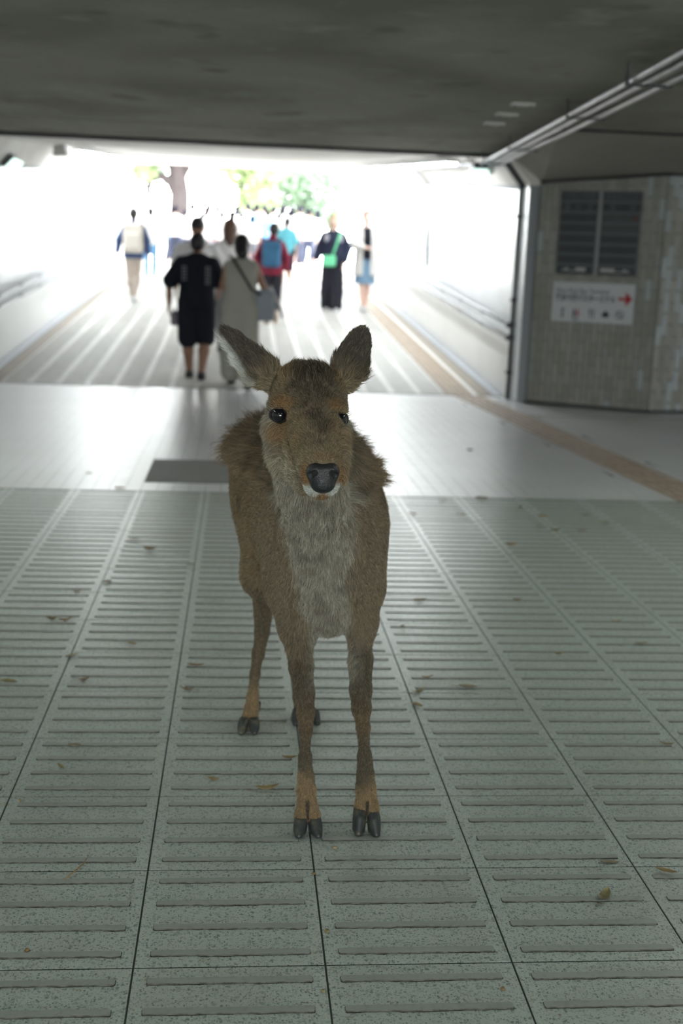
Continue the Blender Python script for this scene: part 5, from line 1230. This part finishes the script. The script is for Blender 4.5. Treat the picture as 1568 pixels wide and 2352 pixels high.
# 7 woman facing us, green bag
mid = cloth('midnight jacket', (.022, .026, .05)); J7 = joints(ell=(-.25, .0, 1.12), wrl=(-.20, .10, .88), elr=(.25, -.06, 1.12), wrr=(.31, .02, .92), knl=(-.095, .08, .49), anl=(-.085, .14, .085), knr=(.10, .0, .49), anr=(.09, -.10, .085))
m7 = person('woman in midnight blue jacket with a green shoulder bag walking towards us', P3(1.66, 21.8), 1.70, math.pi - .05, J7, 1.04, True, SKIN_P, ('bob', HAIR_L), top=dict(m=mid, sleeve=1.8, loose=.016, hem=.84, name='jacket'), bottom=dict(kind='trousers', m=cloth('black wide trousers', (.02, .02, .028)), upto=1.93, loose=.012, flare=.05), shoes=whs, face=True)
pat = cloth('silver shoulder patch', (.36, .35, .40))
for sx in (-1, 1):
    Fp = Field((-.3, -.05, 1.1), (.3, .3, 1.5), .01); Fp.ell((sx * .125, .105, 1.30), (.048, .035, .075), 0); Fp.build('shoulder_patch', pat, m7, 1)
grn = cloth('green leather', (.17, .60, .34)); F = Field((-.2, -.1, -.15), (.2, .1, .15), .01); rbox(F, (0, 0, 0), (.125, .05, .10), .035)
gbag = place_like(F.build('shoulder_bag', grn, None, 1), m7, (.08, .18, .90)); tag(gbag, 'green shoulder bag worn across the woman in the midnight blue jacket', 'bag')
MB().tube([(-.06, -.0, .09), (-.12, -.01, .26), (-.18, -.06, .44), (-.20, -.16, .53)], .022, 6).build('bag_strap', grn, gbag, True)
# 8 person facing us, cream coat, denim skirt
J8 = joints(ell=(-.26, .0, 1.14), wrl=(-.29, .06, .90), elr=(.24, .06, 1.14), wrr=(.05, .22, 1.10), knl=(-.06, .02, .49), anl=(-.03, -.04, .085), knr=(.07, .06, .49), anr=(.03, .10, .085), head=(0, .015, 1.60))
m8 = person('person in cream coat, black top and denim skirt walking towards us', P3(2.27, 22.0), 1.78, math.pi + .08, J8, .94, True, SKIN_P, ('short', mat('auburn hair', (.20, .09, .07), .5, .4)), top=dict(m=blk, sleeve=0, hem=.90), bottom=dict(kind='skirt', m=cloth('blue denim', (.17, .27, .38)), hem=.46), shoes=whs, face=True, coat=dict(m=cloth('cream wool', (.66, .64, .62)), hem=.62, gap=.07))
# 9, 10 in pale blue
cya = cloth('pale cyan shirt', (.12, .42, .50)); lbl = cloth('light blue cloth', (.16, .33, .55))
m9 = person('person in pale cyan shirt and navy shorts beyond the red jacket', P3(.97, 26.0), 1.50, 0, joints(), 1.0, hair=('short', HAIR_K), top=dict(m=cya, sleeve=.9, loose=.02, hem=.84), bottom=dict(kind='shorts', m=navy, upto=1.0, loose=.02), shoes=whs, res=.014)
m10 = person('person in white shirt and light blue trousers beyond the cream backpack', P3(-2.0, 27.0), 1.56, 0, joints(), 1.0, hair=('short', HAIR_K), top=dict(m=whi2, sleeve=.9, hem=.84), bottom=dict(kind='trousers', m=lbl, upto=1.9), shoes=whs, res=.014)

# the school group in white shirts outside
pa = person('pupil in white shirt and dark trousers, leftmost such in the bright crowd outside', (-1.79, 33.0, ZT_), 1.53, 0, joints(), 1.0, hair=('short', HAIR_C), top=dict(m=whi2, sleeve=.9, loose=.015, hem=.84), bottom=dict(kind='trousers', m=navy), shoes=whs, res=.017, group='school group outside')
pb = person('pupil in white shirt and grey skirt, standing nearest in the bright crowd outside', (-.24, 30.0, RZ(30)), 1.47, 0, joints(), .95, True, SKIN, ('bob', HAIR_C), top=dict(m=whi2, sleeve=.9, loose=.015, hem=.84), bottom=dict(kind='skirt', m=cloth('grey skirt', (.12, .12, .14)), hem=.5), shoes=whs, res=.017, group='school group outside')
pblue = cloth('sky blue polo shirt', (.18, .36, .60))
crowd = [(-1.595, 34.5, 1.477, 0), (-1.411, 35, 1.70, 0), (-.958, 33.5, 1.558, 1), (-.712, 36, 1.70, 0), (-.136, 35.5, 1.70, 1), (.184, 37, 1.85, 0), (.413, 34, 1.70, 2), (.703, 38, 1.85, 0),
         (.276, 31.5, 1.36, 1), (.925, 36, 1.75, 0), (1.173, 35, 1.75, 1), (1.793, 37.5, 1.85, 0), (1.353, 33.2, 1.62, 1), (1.895, 34.4, 1.65, 0), (-1.954, 34.0, 1.40, 2), (-1.049, 32.5, 1.36, 0),
         (.69, 32.6, 1.50, 2), (-.006, 33, 1.44, 0), (.941, 31.2, 1.44, 0), (2.242, 36, 1.70, 1), (-.517, 32, 1.405, 1), (-1.036, 38.5, 1.85, 0), (-2.1, 37.5, 1.7, 1), (.35, 40, 1.8, 0), (1.5, 40.5, 1.8, 1)]
made = []
for k, (x, y, H, t) in enumerate(crowd):
    src = pb if t == 1 else pa
    o = copy_tree(src); made.append((x / y, t, o)); o.location = (x, y, RZ(y)); s_ = H / 1.70; o.scale = (s_, s_, s_); o.rotation_euler = (0, 0, random.uniform(-.5, .5))
    if t == 2:
        for ch in o.children:
            if ch.name.startswith('shirt'): ch.material_slots[0].link = 'OBJECT'; ch.material_slots[0].material = pblue

ORD = 'first second third fourth fifth sixth seventh eighth ninth tenth eleventh twelfth thirteenth fourteenth fifteenth sixteenth'.split()
made += [(-1.79 / 33, 0, pa), (-.24 / 30, 1, pb)]
for t, what in enumerate(('white shirt and dark trousers', 'white shirt and grey skirt', 'sky blue polo shirt')):
    for k, (_, _, o) in enumerate(sorted([m_ for m_ in made if m_[1] == t], key=lambda m_: m_[0])):
        o['label'] = 'pupil in %s, %s such from left in bright crowd outside' % (what, ORD[k])
# ------------------------------------------------------------------ trees beyond the ramp
def crown_mesh(name, n, rad, size, m, seed, squash=.7):
    r = np.random.default_rng(seed); c = r.normal(size=(n // 60 + 1, 3)); c /= np.linalg.norm(c, axis=1)[:, None]; c *= (r.random((len(c), 1)) ** .4) * rad * np.array((1, 1, squash))
    p = c[r.integers(0, len(c), n)] + r.normal(size=(n, 3)) * rad * .13
    a = r.normal(size=(n, 3)); a /= np.linalg.norm(a, axis=1)[:, None]; b_ = np.cross(a, r.normal(size=(n, 3))); b_ /= np.linalg.norm(b_, axis=1)[:, None]
    s_ = size * (.6 + .8 * r.random((n, 1)))
    V = np.stack([p - a * s_, p + b_ * s_ * .45, p + a * s_, p - b_ * s_ * .45], 1).reshape(-1, 3)
    me = np_mesh(name, V, np.arange(4 * n).reshape(n, 4), m); return me
def tree(label, x, y, h_, r0, crowns, branches=(), seed=0):
    o = empty('tree', (x, y, ZT_), label=label, cat='tree', group='trees beyond the ramp'); r = random.Random(seed)
    pth = [(r.uniform(-.05, .05) * k, r.uniform(-.05, .05) * k, h_ * k / 6) for k in range(7)]
    MB().tube(pth, [r0 * (1.35 if k == 0 else 1.0 - .09 * k) for k in range(7)], 12).build('trunk', MT['bark'], o, True)
    for path, rr in branches: MB().tube(path, rr, 8).build('branch', MT['bark'], o, True)
    for k, (cx, cy_, cz, rad, n, m) in enumerate(crowns):
        q_ = link_mesh('crown', crown_mesh('crown', n, rad, .12, MT[m], seed * 7 + k), o, (cx, cy_, cz)); q_['kind'] = 'stuff'
    return o
tree('big tree with thick forked dark trunk, nearest beyond the ramp', -2.35, 46, 7.5, .42,
     [(0, 0, 6.6, 3.2, 7000, 'leafa'), (-1.3, -.3, 3.55, .85, 2200, 'leafa'), (-.6, -.2, 3.75, .6, 700, 'leafb'), (1.6, .3, 4.9, 1.6, 1500, 'leafb')],
     [([(0, 0, 2.3), (-.35, -.05, 2.95), (-.8, -.1, 3.15), (-1.08, -.1, 2.9), (-1.2, -.12, 2.2)], [.25, .19, .16, .13, .08]), ([(0, 0, 3.0), (.5, 0, 3.9), (1.2, .1, 4.8)], [.2, .15, .1])], 3)
tree('slim pale tree behind the crowd, middle of the bright opening', .1, 53, 6.5, .17, [(0, 0, 4.4, 2.1, 6500, 'leafa'), (.5, -.6, 2.5, .9, 2200, 'leafa')], [], 5)
tree('bushy green tree to the right of the slim one', 2.7, 57.5, 6, .2, [(0, 0, 3.9, 1.8, 6500, 'leafb'), (.9, -.8, 2.4, 1.0, 2200, 'leafb')], [], 6)
tree('leafy tree farthest to the right beyond the ramp', 7.2, 62, 6.5, .22, [(0, 0, 4.6, 2.5, 6500, 'leafa')], [], 8)
tree('shady tree behind the big trunk', -5.4, 58, 7, .25, [(0, 0, 4.8, 2.6, 6500, 'leafb')], [], 9)
sh = empty('shrub', (.7, 49, ZT_), label='low bright green shrub behind the crowd', cat='shrub')
MB().tube([(0, 0, 0), (.02, 0, 1.5)], [.05, .03], 6).build('stem', MT['bark'], sh)
q_ = link_mesh('foliage', crown_mesh('foliage', 1800, 1.0, .10, MT['leafa'], 77, .9), sh, (0, 0, 1.55)); q_['kind'] = 'stuff'
